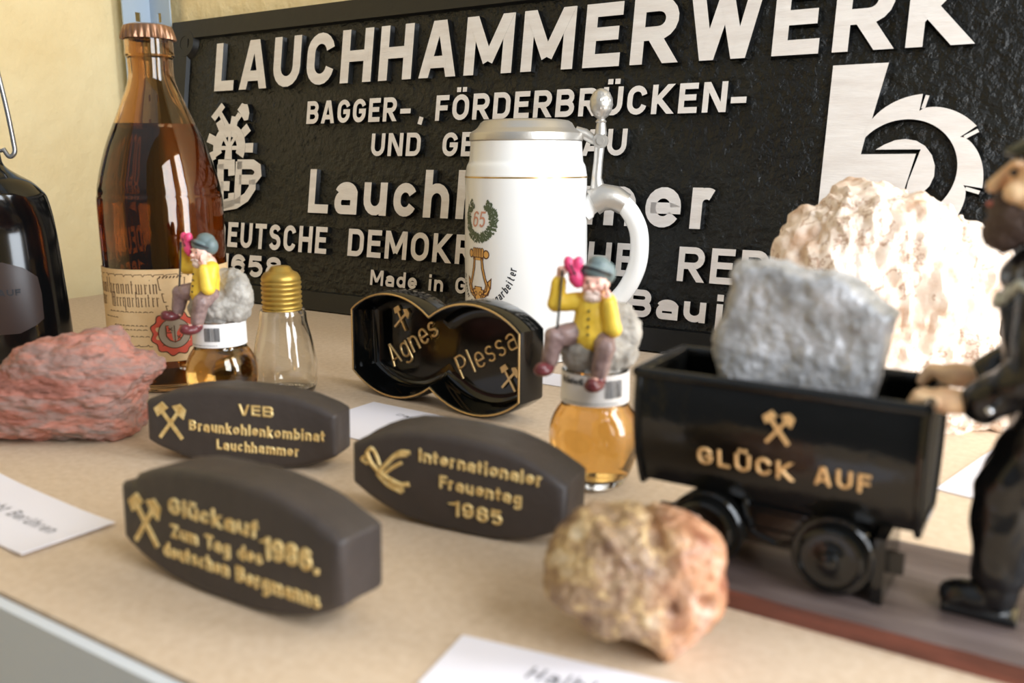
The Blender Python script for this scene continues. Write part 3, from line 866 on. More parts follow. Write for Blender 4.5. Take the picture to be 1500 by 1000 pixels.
def fillpoly(b, pts, fn, step=.004, mi=0):
    bm_ = bmesh.new()
    vs = [bm_.verts.new((x, y, 0)) for x, y in ccw(pts)]
    bm_.faces.new(vs)
    for axis in (0, 1):
        lo, hi = min(p[axis] for p in pts), max(p[axis] for p in pts)
        k = lo + step
        while k < hi:
            no = (1, 0, 0) if axis == 0 else (0, 1, 0)
            bmesh.ops.bisect_plane(bm_, geom=list(bm_.verts) + list(bm_.edges) + list(bm_.faces), plane_co=tuple(c * k for c in no), plane_no=no)
            k += step
    bm_.verts.index_update()
    b.add([fn(*v.co) for v in bm_.verts], [tuple(v.index for v in f.verts) for f in bm_.faces], mi)
    bm_.free()
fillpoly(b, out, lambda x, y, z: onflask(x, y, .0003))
tr = b.build('brown_patch', M['plum'], fl, True)
b = MB()
text_mesh(b, 'GLÜCK AUF', -.030, .016, .058, .0045, lambda x, y, z: onflask(x, y, .0005 + z), hw=.11, height=.01, style='print')
b.build('patch_lettering', M['ink'], tr)

# ------------------------------------------------------------------ pressed-coal souvenir briquettes
def circ_arc(p, q, top, n=14):
    """arc from p to q (symmetric ends) with its crown at height top"""
    w, hgt = (q[0] - p[0]) / 2, top - p[1]
    R = (w * w + hgt * hgt) / (2 * abs(hgt))
    cx, cy = (p[0] + q[0]) / 2, top - math.copysign(R, hgt)
    a0, a1 = math.atan2(p[1] - cy, p[0] - cx), math.atan2(q[1] - cy, q[0] - cx)
    if hgt < 0:
        a0, a1 = a0 % (2 * pi), a1 % (2 * pi)
    return [(cx + R * cos(a0 + (a1 - a0) * i / n), cy + R * sin(a0 + (a1 - a0) * i / n)) for i in range(n + 1)]

def briquette(loc, yaw_, lean, roll, L, H, he, D, label, seed, bite=()):
    e = empty('coal_briquette', (loc[0], loc[1], 0), rot=(Matrix.Rotation(rad(yaw_), 3, 'Z') @ Matrix.Rotation(-rad(lean), 3, 'X') @ Matrix.Rotation(-rad(roll), 3, 'Y')).to_euler())
    tag(e, label, 'briquette', 'souvenir coal briquettes')
    c = H / 2
    x = L / 2
    def edge(z0, z1, n=26):
        return [(x * t, z0 + (z1 - z0) * (1 - abs(t) ** 2.7)) for t in [sin(pi / 2 * (2 * i / n - 1)) * .35 + (2 * i / n - 1) * .65 for i in range(n + 1)]]
    top, bot = edge(c + he / 2, H), edge(c - he / 2, 0)
    o = bot + top[::-1]
    mb, n = MB(), len(o)
    rows = [(-.0034, .0), (-.0012, .0005), (0, .0022)] + [(0, .0022 + (D - .0046) * k / 6) for k in range(1, 7)] + [(-.0012, D - .0006), (-.0036, D)]
    vs = []
    for off, y in rows:
        for px_, pz in offset_poly(o, off):
            nz = noise.noise(Vector((px_ * 130 + seed * 9.1, y * 130, pz * 130)))
            nz2 = noise.noise(Vector((px_ * 420 + seed, y * 420, pz * 420)))
            side = 1 if off > -.003 else .25
            k = 1 + (nz * .010 + nz2 * .004) * side
            cut = 0
            for bx, bz, br in bite:
                d = math.hypot(px_ - bx, pz - bz)
                if d < br: cut = max(cut, (1 - d / br) * .004)
            vs.append((px_ * k - math.copysign(cut, px_), y + nz2 * .0002, c + (pz - c) * (1 + (nz * .02 + nz2 * .01) * side) - math.copysign(cut, pz - c)))
    fs = []
    for j in range(len(rows) - 1):
        for i in range(n):
            k = (i + 1) % n
            fs.append((j * n + i, j * n + k, (j + 1) * n + k, (j + 1) * n + i))
    m = len(top)
    for base in (0, (len(rows) - 1) * n):                   # faces filled strip by strip
        for i in range(m - 1):
            fs.append((base + i, base + i + 1, base + n - 2 - i, base + n - 1 - i))
    mb.add(vs, fs)
    body = mb.build('body', M['coal'], e, True, 46)
    bv = body.modifiers.new('soften', 'BEVEL'); bv.width = .0007; bv.segments = 2; bv.limit_method = 'ANGLE'; bv.angle_limit = rad(46)
    return e
def front(x, y, z): return (x, -z + .0002, y)
def gold(e, lines, name='gold_lettering', hw=.115, ht=.16):
    for t, x0, x1, y0, cap in lines:
        b = MB()
        text_mesh(b, t, x0, x1, y0, cap, front, hw=hw, height=ht, style='round', gap=.10, jitter=.02)
        b.build(name, M['gold'], e, True, 60)
def goldhammer(e, cx, cy, s):
    b = MB(); pickhammer(b, cx, cy, s, front, z=.05)
    o = b.build('hammers_emblem', M['gold'], e)

A = briquette((-.3435, .2833), 20.6, 1.4, -1, .1029, .0397, .0205, .0215, 'dark coal briquette with crossed hammers, behind the one dated 1986 and touching the pink rock', 1)
goldhammer(A, -.0370, .0200, .0185)
gold(A, [('VEB', .0005, .0194, .0270, .0056), ('Braunkohlenkombinat', -.0268, .0462, .0168, .0056), ('Lauchhammer', -.0120, .0324, .0082, .0055)])
B = briquette((-.2379, .1855), .9, 2, .7, .109, .045, .0215, .0225, 'dark coal briquette dated 1986 with crossed hammers, nearest the front left', 2, bite=((-.049, .0345, .0035),))
goldhammer(B, -.0398, .0208, .0185)
gold(B, [('Glückauf', -.0262, .0190, .0272, .0062), ('1986.', .0215, .0460, .0214, .0078), ('Zum Tag des', -.0256, .0205, .0182, .0052), ('deutschen', -.0306, .0040, .0102, .0055), ('Bergmanns', .0075, .0462, .0096, .0058)])
Cq = briquette((-.206, .2756), 7.6, -2.2, -2.6, .0983, .0419, .0175, .0251, 'dark coal briquette dated 1985 with a gold bird, in front of the black dish', 3)
gold(Cq, [('Internationaler', -.0153, .0398, .0287, .0056), ('Frauentag', -.0058, .0312, .0190, .0056), ('1985', .0003, .0232, .0082, .0066)])
b = MB()                                                    # gold bird with spread wing
for pts, w in ((((-.041, .0275), (-.039, .0235), (-.034, .0195), (-.029, .0175), (-.024, .0165), (-.020, .0175)), .0012), (((-.041, .0275), (-.0385, .0300), (-.0360, .0270), (-.0345, .0230)), .0009),
               (((-.0345, .0205), (-.031, .0245), (-.027, .0285), (-.021, .0305)), .0011), (((-.0335, .0215), (-.029, .0270), (-.024, .0310), (-.0195, .0315)), .0010), (((-.032, .0200), (-.028, .0235), (-.0235, .0265)), .0009),
               (((-.036, .0190), (-.031, .0150), (-.026, .0135), (-.0235, .0130)), .0009), (((-.033, .0185), (-.028, .0160), (-.023, .0150)), .0008), (((-.030, .0165), (-.026, .0145), (-.0225, .0140)), .0008), (((-.042, .0255), (-.0435, .0240), (-.0405, .0225)), .0008)):
    stroke(b, [(x, y) for x, y, _ in catmull([(q[0], q[1], 0) for q in pts], 5)], False, [(-w, 0), (-w * .7, w * .7), (0, w), (w * .7, w * .7), (w, 0)], front, lambda k: 0)
b.build('bird_emblem', M['gold'], Cq, True, 60)

# ------------------------------------------------------------------ black double-lobed dish standing on edge
ad = empty('ashtray', (-.3305, .4215, 0), rot=(Matrix.Rotation(rad(-5.5), 3, 'Z') @ Matrix.Rotation(-rad(.7), 3, 'X')).to_euler())
tag(ad, 'glossy black double-lobed dish with gold rim and names, standing on edge before the white stein', 'dish')
L, H, hl, D = .1427, .0696, .0418, .0239
def lobes(shrink=0.0):
    def through(p, q, r, n=14):
        ax, ay, bx, by, cx_, cy_ = *p, *q, *r
        d = 2 * (ax * (by - cy_) + bx * (cy_ - ay) + cx_ * (ay - by))
        ux = ((ax * ax + ay * ay) * (by - cy_) + (bx * bx + by * by) * (cy_ - ay) + (cx_ * cx_ + cy_ * cy_) * (ay - by)) / d
        uy = ((ax * ax + ay * ay) * (cx_ - bx) + (bx * bx + by * by) * (ax - cx_) + (cx_ * cx_ + cy_ * cy_) * (bx - ax)) / d
        R = math.hypot(ax - ux, ay - uy)
        a0, a1 = math.atan2(ay - uy, ax - ux), math.atan2(cy_ - uy, cx_ - ux)
        if p[1] < H / 2:
            a0 %= 2 * pi; a1 %= 2 * pi
        return [(ux + R * cos(a0 + (a1 - a0) * i / n), uy + R * sin(a0 + (a1 - a0) * i / n)) for i in range(n + 1)]
    x, nt, nb = L / 2, H * .845, H * .155
    pts = through((-x, H / 2 - hl / 2), (-.036, 0), (0, nb)) + through((0, nb), (.036, 0), (x, H / 2 - hl / 2))[1:]
    pts += through((x, H / 2 + hl / 2), (.036, H), (0, nt)) + through((0, nt), (-.036, H), (-x, H / 2 + hl / 2))[1:]
    return offset_poly(pts, -shrink) if shrink else pts
b = MB()
rings = [(.0035, D), (.0012, D - .0012), (.0002, D - .004), (0, .0015), (.0006, .0003), (.0016, 0), (.0026, .0004), (.0032, .0018), (.0046, D - .0100), (.0054, D - .0076), (.0070, D - .0060), (.0094, D - .0052), (.0125, D - .0050)]
n = len(lobes())
vs = []
for s_, y in rings:
    vs += [(x, y, z) for x, z in lobes(s_)]
fs = []
for j in range(len(rings) - 1):
    for i in range(n):
        k = (i + 1) % n
        fs.append((j * n + i, j * n + k, (j + 1) * n + k, (j + 1) * n + i))
h2 = n // 2
for base in (0, (len(rings) - 1) * n):
    for i in range(h2 - 1):
        fs.append((base + i, base + i + 1, base + n - 2 - i, base + n - 1 - i))
b.add(vs, fs); b.build('bowl', M['black_gloss'], ad, True, 35)
b = MB()
b.tube([(x, .0002, z) for x, z in lobes(.0016)], .0006, 8, closed=True, up=(0, 1, 0))
b.build('gold_rim', M['gold_bright'], ad, True)
def floor_fn(org, ang):
    c, q = cos(rad(ang)), sin(rad(ang))
    return lambda x, y, z: (org[0] + c * x - q * y, D - .0050 - z, org[1] + q * x + c * y)
for t, org, ang, ln, cap in (('Agnes', (-.0500, .0155), 33, .050, .0150), ('Plessa', (.0110, .0165), 30, .052, .0150)):
    b = MB()
    f = floor_fn(org, ang)
    text_mesh(b, t, 0, ln, 0, cap, f, hw=.055, height=.07, style='round', gap=.14)
    tag(b.build('gold_name', M['gold_bright'], ad, True, 60), 'gold raised name ' + t)
for cx, cy, a in ((-.0415, .0490, -8), (.0490, .0225, -4)):
    b = MB()
    pickhammer(b, 0, 0, .0150, floor_fn((cx, cy), a), z=.10)
    b.build('hammers_emblem', M['gold_bright'], ad)

# ------------------------------------------------------------------ white lidded stein
st = empty('stein', (-0.3674, 0.5948, 0), rad(31.7))
tag(st, 'white porcelain stein with pewter lid, wreath and lyre picture, standing before the nameplate', 'stein')
prof = [(0, .004), (.040, .003), (.0455, 0)] + catmull([(.0482, .0012), (.0484, .005), (.0482, .0417), (.0480, .0905), (.0474, .117), (.0472, .1385), (.0470, .1405), (.0459, .1467), (.0442, .1500), (.0437, .1535), (.0431, .1600), (.0428, .1660)], 4) + [(.0422, .1668), (.0400, .1665), (.0395, .160), (.0430, .13), (.0445, .05), (.043, .008), (0, .007)]
b = MB(); b.lathe(prof, 96); b.build('body', M['porcelain'], st, True, 50)
b = MB(); b.lathe([(.0471, .1378), (.04745, .1380), (.04745, .1390), (.0471, .1392)], 96); b.build('gold_band', M['gold_bright'], st, True)
# direction of the handle: image right of the viewer
HA = rad(82)
hd = Vector((sin(HA), -cos(HA), 0)); hs = Vector((cos(HA), sin(HA), 0))
def hp(r, s, z): return tuple(hd * r + hs * s + Vector((0, 0, z)))
path = catmull([hp(.0440, 0, .1130), hp(.0540, 0, .1205), hp(.0650, 0, .1225), hp(.0770, 0, .1165), hp(.0860, 0, .1020), hp(.0885, 0, .0870), hp(.0865, 0, .0690), hp(.0780, 0, .0510), hp(.0640, 0, .0370), hp(.0460, 0, .0270)], 6)
b = MB(); b.tube(path, [.0095 if i < 3 else .0072 if 8 < i < len(path) - 8 else .0082 for i in range(len(path))], 16, sq=1.0, up=tuple(hs)); b.build('handle', M['porcelain'], st, True)
b = MB()
b.lathe([(0, .1812), (.0285, .1812), (.0325, .1806), (.0350, .1790), (.0372, .1755), (.0392, .1738), (.0415, .1726), (.0432, .1712), (.0436, .1695), (.0436, .1660), (.0428, .1650), (.0424, .1668), (0, .1668)], 80)
lid = b.build('lid', M['pewter'], st, True, 35)
b = MB()
acorn = [(0, .0), (.0030, .0), (.0042, .0012), (.0030, .0030), (.0046, .0046), (.0062, .0066), (.0080, .0105), (.0085, .0150), (.0076, .0195), (.0052, .0232), (.0024, .0250), (0, .0254)]
vs0 = len(b.v)
b.lathe(catmull(acorn, 3), 36)
for i in range(vs0, len(b.v)):
    v = Vector(b.v[i])
    if v.z > .005:
        a = math.atan2(v.y, v.x)
        w = .0004 * cos(9 * a + v.z * 700) * cos(9 * a - v.z * 700)
        r = Vector((v.x, v.y, 0))
        v += r.normalized() * w if r.length > 1e-5 else Vector()
    b.v[i] = tuple(v + Vector(hp(.0570, 0, .1785)))
b.build('thumb_lift', M['pewter'], lid, True)
b = MB()
b.tube([hp(.0380, 0, .1720), hp(.0450, 0, .1705), hp(.0510, 0, .1665), hp(.0560, 0, .1660)], [.0045, .0042, .0038, .0045], 12)
add = [(0, -.0040), (.0060, -.0040), (.0060, .0040), (0, .0040)]
for s0, s1, r in ((-.0040, .0040, .0058), (-.0052, .0052, .0030)):
    c0, c1 = Vector(hp(.0570, s0, .1655)), Vector(hp(.0570, s1, .1655))
    b.tube([c0, c1], r, 20)
b.tube([hp(.0570, 0, .1700), hp(.0572, 0, .1790)], [.0048, .0034], 12)
b.build('hinge', M['pewter'], st, True, 40)
b = MB()
b.tube([hp(.0565, 0, .1650), hp(.0555, 0, .1500), hp(.0545, 0, .1380), hp(.0555, 0, .1290), hp(.0585, 0, .1210)], [.0040, .0036, .0040, .0062, .0088], 14, up=tuple(hs))
b.tube([hp(.0525, 0, .1195), hp(.0600, 0, .1235), hp(.0690, 0, .1225), hp(.0765, 0, .1180)], [.0108, .0106, .0096, .0086], 18, up=tuple(hs))
b.build('hinge_strap', M['pewter'], st, True, 40)
def onst(x, y, z, a0=0.0, r=.0482):
    a = rad(a0) + x / r
    rr = z + .0002
    for (za, ra), (zb, rb) in (((0, .0484), (.0417, .0482)), ((.0417, .0482), (.0905, .0480)), ((.0905, .0480), (.117, .0474)), ((.117, .0474), (.2, .0474))):
        if za <= y <= zb: rr += ra + (rb - ra) * (y - za) / (zb - za)
    return (rr * sin(a), -rr * cos(a), y)
b = MB()
rl = random.Random(3)
DA = -47.5
for k in range(520):
    t = rl.uniform(-152, 152)
    rad_ = rl.uniform(.66, 1.06)
    cx, cy = .0172 * rad_ * sin(rad(t)), .1075 - .0158 * rad_ * cos(rad(t))
    ang = t + rl.uniform(-40, 40) + (20 if t > 0 else 160)
    l, w = rl.uniform(.0024, .0036), .0007
    c, q = cos(rad(ang + 90)), sin(rad(ang + 90))
    pts = [(cx + c * u - q * v, cy + q * u + c * v) for u, v in ((-l / 2, 0), (0, -w), (l / 2, 0), (0, w))]
    b.add([onst(x, y, .00001 * (k % 9), DA) for x, y in pts], [(0, 1, 2, 3)])
b.build('wreath_picture', M['leaf'], st)
b = MB(); text_mesh(b, '65', -.0078, .0060, .1020, .0118, lambda x, y, z: onst(x, y, z, DA), hw=.06, height=.004, style='print', slant=.2); b.build('wreath_number', M['rose'], st)
bl, bk = MB(), MB()
LC = .0655
def ly(x, y, z=0): return onst(x, LC + y, z, DA - 1)
def patch(pts, w=.00045):
    fillpoly(bl, pts, lambda x, y, z: ly(x, y, 0), .003)
    stroke(bk, pts, True, [(-w, 0), (w, 0)], lambda x, y, z: ly(x, y, .00006), lambda k: 0)
for sx in (1, -1):
    arm = [(x * sx, y) for x, y in ((.0035, .0135), (.0052, .0130), (.0062, .0060), (.0085, -.0020), (.0125, -.0090), (.0105, -.0140), (.0060, -.0140), (.0085, -.0070), (.0060, -.0005), (.0040, .0060))]
    patch(arm)
    patch([(x * sx, y) for x, y in ((.0105, -.0040), (.0135, -.0015), (.0130, -.0085), (.0085, -.0150), (.0030, -.0175), (.0040, -.0140), (.0090, -.0110))])
    patch([((.0088 + .0028 * cos(2 * pi * i / 12)) * sx, .0165 + .0030 * sin(2 * pi * i / 12)) for i in range(12)])
    patch([((.0026 + .0014 * cos(2 * pi * i / 10)) * sx, -.0135 + .0016 * sin(2 * pi * i / 10)) for i in range(10)], .0003)
for i in range(5):
    x = -.006 + i * .0024
    patch([(x, .0140), (x + .0024, .0140), (x + .0028, .0200), (x + .0012, .0212), (x - .0002, .0200)], .0003)
patch([(-.0055, .0118), (.0055, .0118), (.0060, .0140), (-.0060, .0140)])
patch([(-.0062, -.0105), (.0062, -.0105), (.0050, -.0170), (.0020, -.0190), (-.0020, -.0190), (-.0050, -.0170)])
patch([(-.0040, -.0085), (.0040, -.0085), (.0042, -.0105), (-.0042, -.0105)])
patch([(-.0028, -.0190), (.0028, -.0190), (.0028, -.0225), (-.0028, -.0225)])
patch([(-.0048, -.0225), (.0048, -.0225), (.0056, -.0258), (-.0056, -.0258)])
bl.build('lyre_picture', M['lyre'], st); bk.build('lyre_outline', M['lyre_line'], st)
b = MB()
def ringtext(txt, a0, a1, R, capt, c0, flip=1):
    step = (a1 - a0) / len(txt)
    for i, ch in enumerate(txt):
        a = rad(a0 + step * (i + .5))
        ox, oy = R * sin(a), -R * cos(a)
        tx, ty = cos(a) , sin(a)
        W = abs(rad(step)) * R * .72
        text_mesh(b, ch, 0, W * (1 if ch not in 'it' else .6), 0, capt, lambda x, y, z, ox=ox, oy=oy, tx=tx, ty=ty, W=W: onst(ox + tx * (x - W / 2) - ty * (y - capt * .35), c0 + oy + ty * (x - W / 2) + tx * (y - capt * .35), z, DA), hw=.075, height=.004, style='print', slant=.15)
ringtext('Bergarbeiter', 12, 88, .0312, .0062, .0745)
ringtext('Orchester der', -92, -14, .0225, .0040, .0650)
b.build('ring_lettering', M['ink'], st)

# ------------------------------------------------------------------ bulb-shaped glass bottle with brass screw cap
bb = empty('bulb_shaped_bottle', (-.4340, .4007, 0), rad(40))
tag(bb, 'small clear light-bulb-shaped glass bottle with brass screw cap, right of the tall brown bottle', 'bottle')
outer = [(0, .0016), (.0120, .0012), (.0165, 0)] + catmull([(.0185, .0015), (.0203, .0070), (.0209, .0150), (.0206, .0210), (.0186, .0343), (.0162, .0440), (.0154, .0480), (.0151, .0530)], 5) + [(.0142, .0556), (.0112, .0560), (.0112, .0700)]
inn = [(max(r - .0014, 0), z) for r, z in outer[::-1] if z > .0035 and r > .005] + [(.0150, .0032), (.010, .0036), (0, .0040)]
b = MB(); b.lathe(outer + inn, 56); b.build('glass', M['clear'], bb, True, 60)
b = MB()
prof = [(.0116, .0556), (.0127, .0556)]
for k in range(6):
    z = .0565 + k * .0031
    prof += [(.0123, z), (.0129, z + .0008), (.0129, z + .0016), (.0121, z + .0024)]
prof += [(.0126, .0755), (.0120, .0775), (.0106, .0796), (.0084, .0806), (.0076, .0812), (.0060, .0836), (.0054, .0840), (0, .0840)]
b.lathe(prof, 56); b.build('screw_cap', M['brass'], bb, True, 60)

# ------------------------------------------------------------------ gnome liqueur bottles
def gnome_bottle(loc, rz, label, grp):
    e = empty('gnome_bottle', loc, rad(rz))
    tag(e, label, 'bottle', grp)
    outer = [(0, .0022), (.0095, .0018), (.0120, 0)] + catmull([(.0138, .0008), (.0160, .0035), (.0192, .0112), (.0212, .0200), (.0209, .0285), (.0188, .0345), (.0164, .0382), (.0155, .0400), (.0154, .0430)], 5) + [(.0154, .0556), (.0150, .0560)]
    inn = [(max(r - .0015, 0), z) for r, z in outer[::-1] if z > .0050 and r > .006] + [(.0120, .0046), (.006, .0056), (0, .0060)]
    b = MB(); b.lathe(outer + inn, 56); b.build('glass', M['clear'], e, True, 60)
    lq = [(0, .0061), (.006, .0057), (.0121, .0047)] + [(r + .00012, z) for r, z in inn[::-1] if .0050 < z < .0415]
    b = MB(); b.lathe(lq + [(lq[-1][0], .0415), (0, .0415)], 56); b.build('liqueur', M['liqueur'], e, True, 50)
    b = MB(); b.lathe([(.01545, .0416), (.0160, .0414), (.0158, .0556), (.01545, .0556)], 56); lb = b.build('paper_band', M['sticker'], e, True, 50)
    def on(x, y, z): return ((.0162) * sin(x / .0160), -(.0162) * cos(x / .0160), y)
    b = MB()
    x, rr = .0060, random.Random(9)
    while x < .0150:
        w = rr.choice((.00018, .00028, .00042))
        b.add([on(x, .0452, 0), on(x + w, .0452, 0), on(x + w, .0535, 0), on(x, .0535, 0)], [(0, 1, 2, 3)])
        x += w + rr.choice((.0002, .0003))
    x = -.0155
    while x < .0130:
        w = rr.uniform(.0003, .0007)
        b.add([on(x, .0426, 0), on(x + w, .0426, 0), on(x + w, .0430, 0), on(x, .0430, 0)], [(0, 1, 2, 3)])
        x += w + .0004
    text_mesh(b, 'Kräuterliqueur', -.0165, .0040, .0512, .0030, on, hw=.11, height=.01, style='print')
    b.build('band_print', M['ink'], lb)
    # rock the gnome sits on (millimetres)
    mb = MB()
    for c, r in (((0, 2, 62), (15.5, 14, 13)), ((7, 7, 70), (13.5, 10, 15)), ((2, 6, 76), (11, 8, 9)), ((-6, -5, 63), (9.5, 9.5, 11)), ((12, 4, 60), (7.5, 9, 8)), ((-1, 2, 53), (14, 13, 4))):
        add_ell(mb, c, r, sub=ICO3)
    def dr(c, nn):
        p = c * .13 + Vector((loc[0] * 40, 0, 0))
        return nn * (noise.noise(p) * 1.3 + noise.noise(p * 2.3) * .8 + noise.noise(p * 5) * .35)
    rock = remesh(mb, 'stone_stopper', M['stone'], e, .8, disp=dr)
    rock.location.z = .002
    # the seated figure: one continuous body, clothing as children
    mb = MB()
    add_cap(mb, (-1.5, -6, 70), (-1, -5, 88), 7.5, 6)
    add_ell(mb, (-.5, -8.2, 95), (6.0, 5.8, 6.6), sub=ICO3)
    add_cap(mb, (-1, -6, 87), (-.7, -7.5, 91), 3.2, 3.2)
    add_ell(mb, (-1.3, -14.1, 94.2), (1.35, 1.6, 1.3))                       # nose
    for s in (1, -1):
        add_ell(mb, (-.6 + s * 3.2, -12.3, 93.2), (1.9, 1.5, 1.8))             # cheeks
        add_ell(mb, (-.6 + s * 2.3, -13.0, 97.4), (1.5, .9, .55))             # brows
        add_ell(mb, (-.5 + s * 6.1, -7.6, 94.5), (.9, 1.3, 1.7))             # ears
    add_cap(mb, (-7, -6, 86), (-18, -8, 85), 3.2, 2.6); add_cap(mb, (-18, -8, 85), (-16, -9, 98), 2.6, 1.7)
    add_ell(mb, (-15.4, -9.6, 99.4), (2.1, 1.4, 2.4))
    for k, (dx, l) in enumerate(((-1.5, 2.6), (-.6, 3.1), (.4, 3.0), (1.3, 2.4))):   # fingers curled round the string
        add_cap(mb, (-15.2 + dx, -10.0, 101), (-14.6 + dx * .8, -11.6, 101.4 + l * .3), .62, .5, 8)
        add_cap(mb, (-14.6 + dx * .8, -11.6, 101.4 + l * .3), (-14.0 + dx * .7, -12.0, 99.8), .52, .45, 8)
    add_cap(mb, (-14.2, -10, 98.6), (-12.6, -11.4, 100.4), .75, .55, 8)
    add_cap(mb, (5, -6, 86), (8.5, -12, 75), 3.4, 2.9); add_cap(mb, (8.5, -12, 75), (6.3, -12.2, 88), 2.7, 1.8)
    add_ell(mb, (6.0, -12.0, 90), (1.7, 1.8, 2.4))
    for k, (dy, l) in enumerate(((-1.5, 3.2), (-.5, 3.8), (.5, 3.6), (1.4, 2.9))):     # fingers against the cheek
        add_cap(mb, (5.8, -12.0 + dy, 91.2), (5.2, -11.6 + dy, 91.2 + l), .62, .48, 8)
    add_cap(mb, (5.2, -13.2, 89.2), (3.6, -13.8, 90.6), .7, .5, 8)
    for (h, k, f) in (((-5, -7, 72), (-17.5, -13, 70.5), (-19.5, -14.5, 58)), ((3, -7, 70), (5.5, -15, 67), (3.2, -17.5, 53))):
        add_cap(mb, h, k, 5.2, 4.2); add_cap(mb, k, f, 4.0, 3.0)
        add_ell(mb, (f[0] - 1.8, f[1] - 2.6, f[2] - 1), (3, 4.5, 2.4))
    fig = remesh(mb, 'gnome', M['skin'], e, .42, smooth=1)
    fig.location.z = .002
    def part(name, m, vox, fill, sm=2, disp=None):
        q = MB(); fill(q); return remesh(q, name, m, fig, vox, smooth=sm, disp=disp)
    def jk(q):
        add_cap(q, (-1.8, -6.2, 71), (-1.2, -5.6, 85), 9.3, 7.3, 16)
        add_ell(q, (-1.8, -7.0, 70.5), (10.4, 8.6, 3.6))
        add_cap(q, (-7, -6, 86), (-17.6, -8, 85.2), 4.3, 4.0, 14); add_cap(q, (-17.8, -8, 85), (-16.4, -8.7, 94.8), 3.9, 3.5, 14)
        add_cap(q, (5, -6, 86), (8.5, -12, 75), 4.4, 4.1, 14); add_cap(q, (8.5, -12, 75), (6.7, -12.3, 86), 4.0, 3.3, 14)
    jac = part('jacket', M['yellow'], .45, jk, disp=lambda c, n_: n_ * noise.noise(c * .22) * .35)
    q = MB()
    for z in (72.5, 76, 79.5, 83):
        y = -15.6 + (z - 72) * .14
        add_ell(q, (-2.2, y, z), (.62, .55, .62))
    for k in range(len(q.v)):
        q.v[k] = tuple(Vector(q.v[k]) * .001)
    q.build('buttons', M['dark'], jac, True)
    def tr_(q):
        for (h, k, f) in (((-5, -7, 72), (-17.5, -13, 70.5), (-19.3, -14.3, 60)), ((3, -7, 70), (5.5, -15, 67), (3.4, -17.2, 56))):
            add_cap(q, h, k, 6.0, 4.9, 14); add_cap(q, k, f, 4.8, 3.9, 14)
    part('trousers', M['trouser'], .45, tr_, disp=lambda c, n_: n_ * noise.noise(c * .3) * .45)
    for f in ((-20, -15, 57), (3, -18, 51.5)):
        def sh_(q, f=f):
            add_ell(q, (f[0] - 1.5, f[1] - 3.0, f[2] - .6), (4.3, 6.2, 3.0), rot=(0, 0, -18), sub=ICO3)
            add_ell(q, (f[0], f[1] + .6, f[2] + 1.2), (3.6, 3.6, 3.4))
            add_ell(q, (f[0] - 2.3, f[1] - 6.0, f[2] + .6), (3.2, 3.0, 2.7))
        part('shoe', M['shoe'], .4, sh_)
    def ht(q):
        add_ell(q, (-.2, -7.6, 99.6), (6.7, 6.6, 4.2), rot=(-10, 8, 0), sub=ICO3)
        add_ell(q, (1.6, -6.2, 102.6), (5.6, 5.4, 4.2), rot=(0, 20, 0), sub=ICO3)
        add_ell(q, (4.8, -5.6, 99.2), (4.2, 4.4, 5.2), sub=ICO3)
    hat = part('hat', M['hat'], .42, ht)
    q = MB()
    ring = []
    for i in range(36):
        a = 2 * pi * i / 36
        v = Vector((6.9 * cos(a), 6.7 * sin(a), 0)); v.rotate(Matrix.Rotation(rad(16), 3, 'Y') @ Matrix.Rotation(rad(-12), 3, 'X'))
        ring.append(tuple((v + Vector((.3, -7.3, 100.2))) * .001))
    q.tube(ring, .00075, 8, closed=True); q.build('hat_band', M['band'], hat, True)
    def bd(q):
        add_ell(q, (-.8, -11.0, 88.8), (4.4, 3.0, 2.8), sub=ICO3)
        for s in (1, -1): add_ell(q, (-.8 + s * 2.0, -13.3, 91.4), (1.9, .9, .7), rot=(0, s * 18, 0))
    part('beard', M['beard_white'], .4, bd, disp=lambda c, n_: n_ * noise.noise(c * .9) * .25)
    q = MB()
    for s in (1, -1): add_ell(q, (-.8 + s * 2.2, -13.35, 95.7), (.62, .5, .55))
    for k in range(len(q.v)): q.v[k] = tuple(Vector(q.v[k]) * .001)
    q.build('eyes', M['dark'], fig, True)
    def pk(q):
        for s in (1, -1): add_ell(q, (-9.6 + s * 1.9, -11.6, 103.6), (2.5, 2.4, 3.6), rot=(0, s * 16, 0), sub=ICO3)
        add_ell(q, (-9.4, -11.6, 101.0), (3.1, 2.4, 3.2), sub=ICO3)
        add_ell(q, (-8.4, -11.6, 97.4), (3.4, 2.6, 3.8), rot=(0, -14, 0), sub=ICO3); add_ell(q, (-7.6, -11.4, 94.8), (2.6, 2.0, 2.2))
    ph = part('pink_heart', M['pink'], .4, pk)
    q = MB()
    q.tube([(-.0092 + .0024 * cos(2 * pi * i / 20), -.0111 + .0022 * sin(2 * pi * i / 20), .0995 + .0008 * cos(2 * pi * i / 20)) for i in range(20)], .0005, 8, closed=True)
    q.tube([(-.0110, -.0135, .1040), (-.0085, -.0138, .0995), (-.0070, -.0132, .0975)], .0004, 8)
    q.build('heart_string', M['dark'], ph, True)
    q = MB(); q.tube([(-.0142, -.0128, .1010), (-.0150, -.0132, .0900), (-.0162, -.0145, .0740)], .0006, 8); q.build('stick', M['dark'], fig, True)
    return e
gnome_bottle((-.1840, .3597, 0), 22, 'amber liqueur bottle topped by a gnome, between the 1985 briquette and mine cart', 'gnome liqueur bottles')
gnome_bottle((-.4366, .3517, 0), -3, 'round bottle of amber liqueur topped by a gnome, in front of the tall brown bottle', 'gnome liqueur bottles')

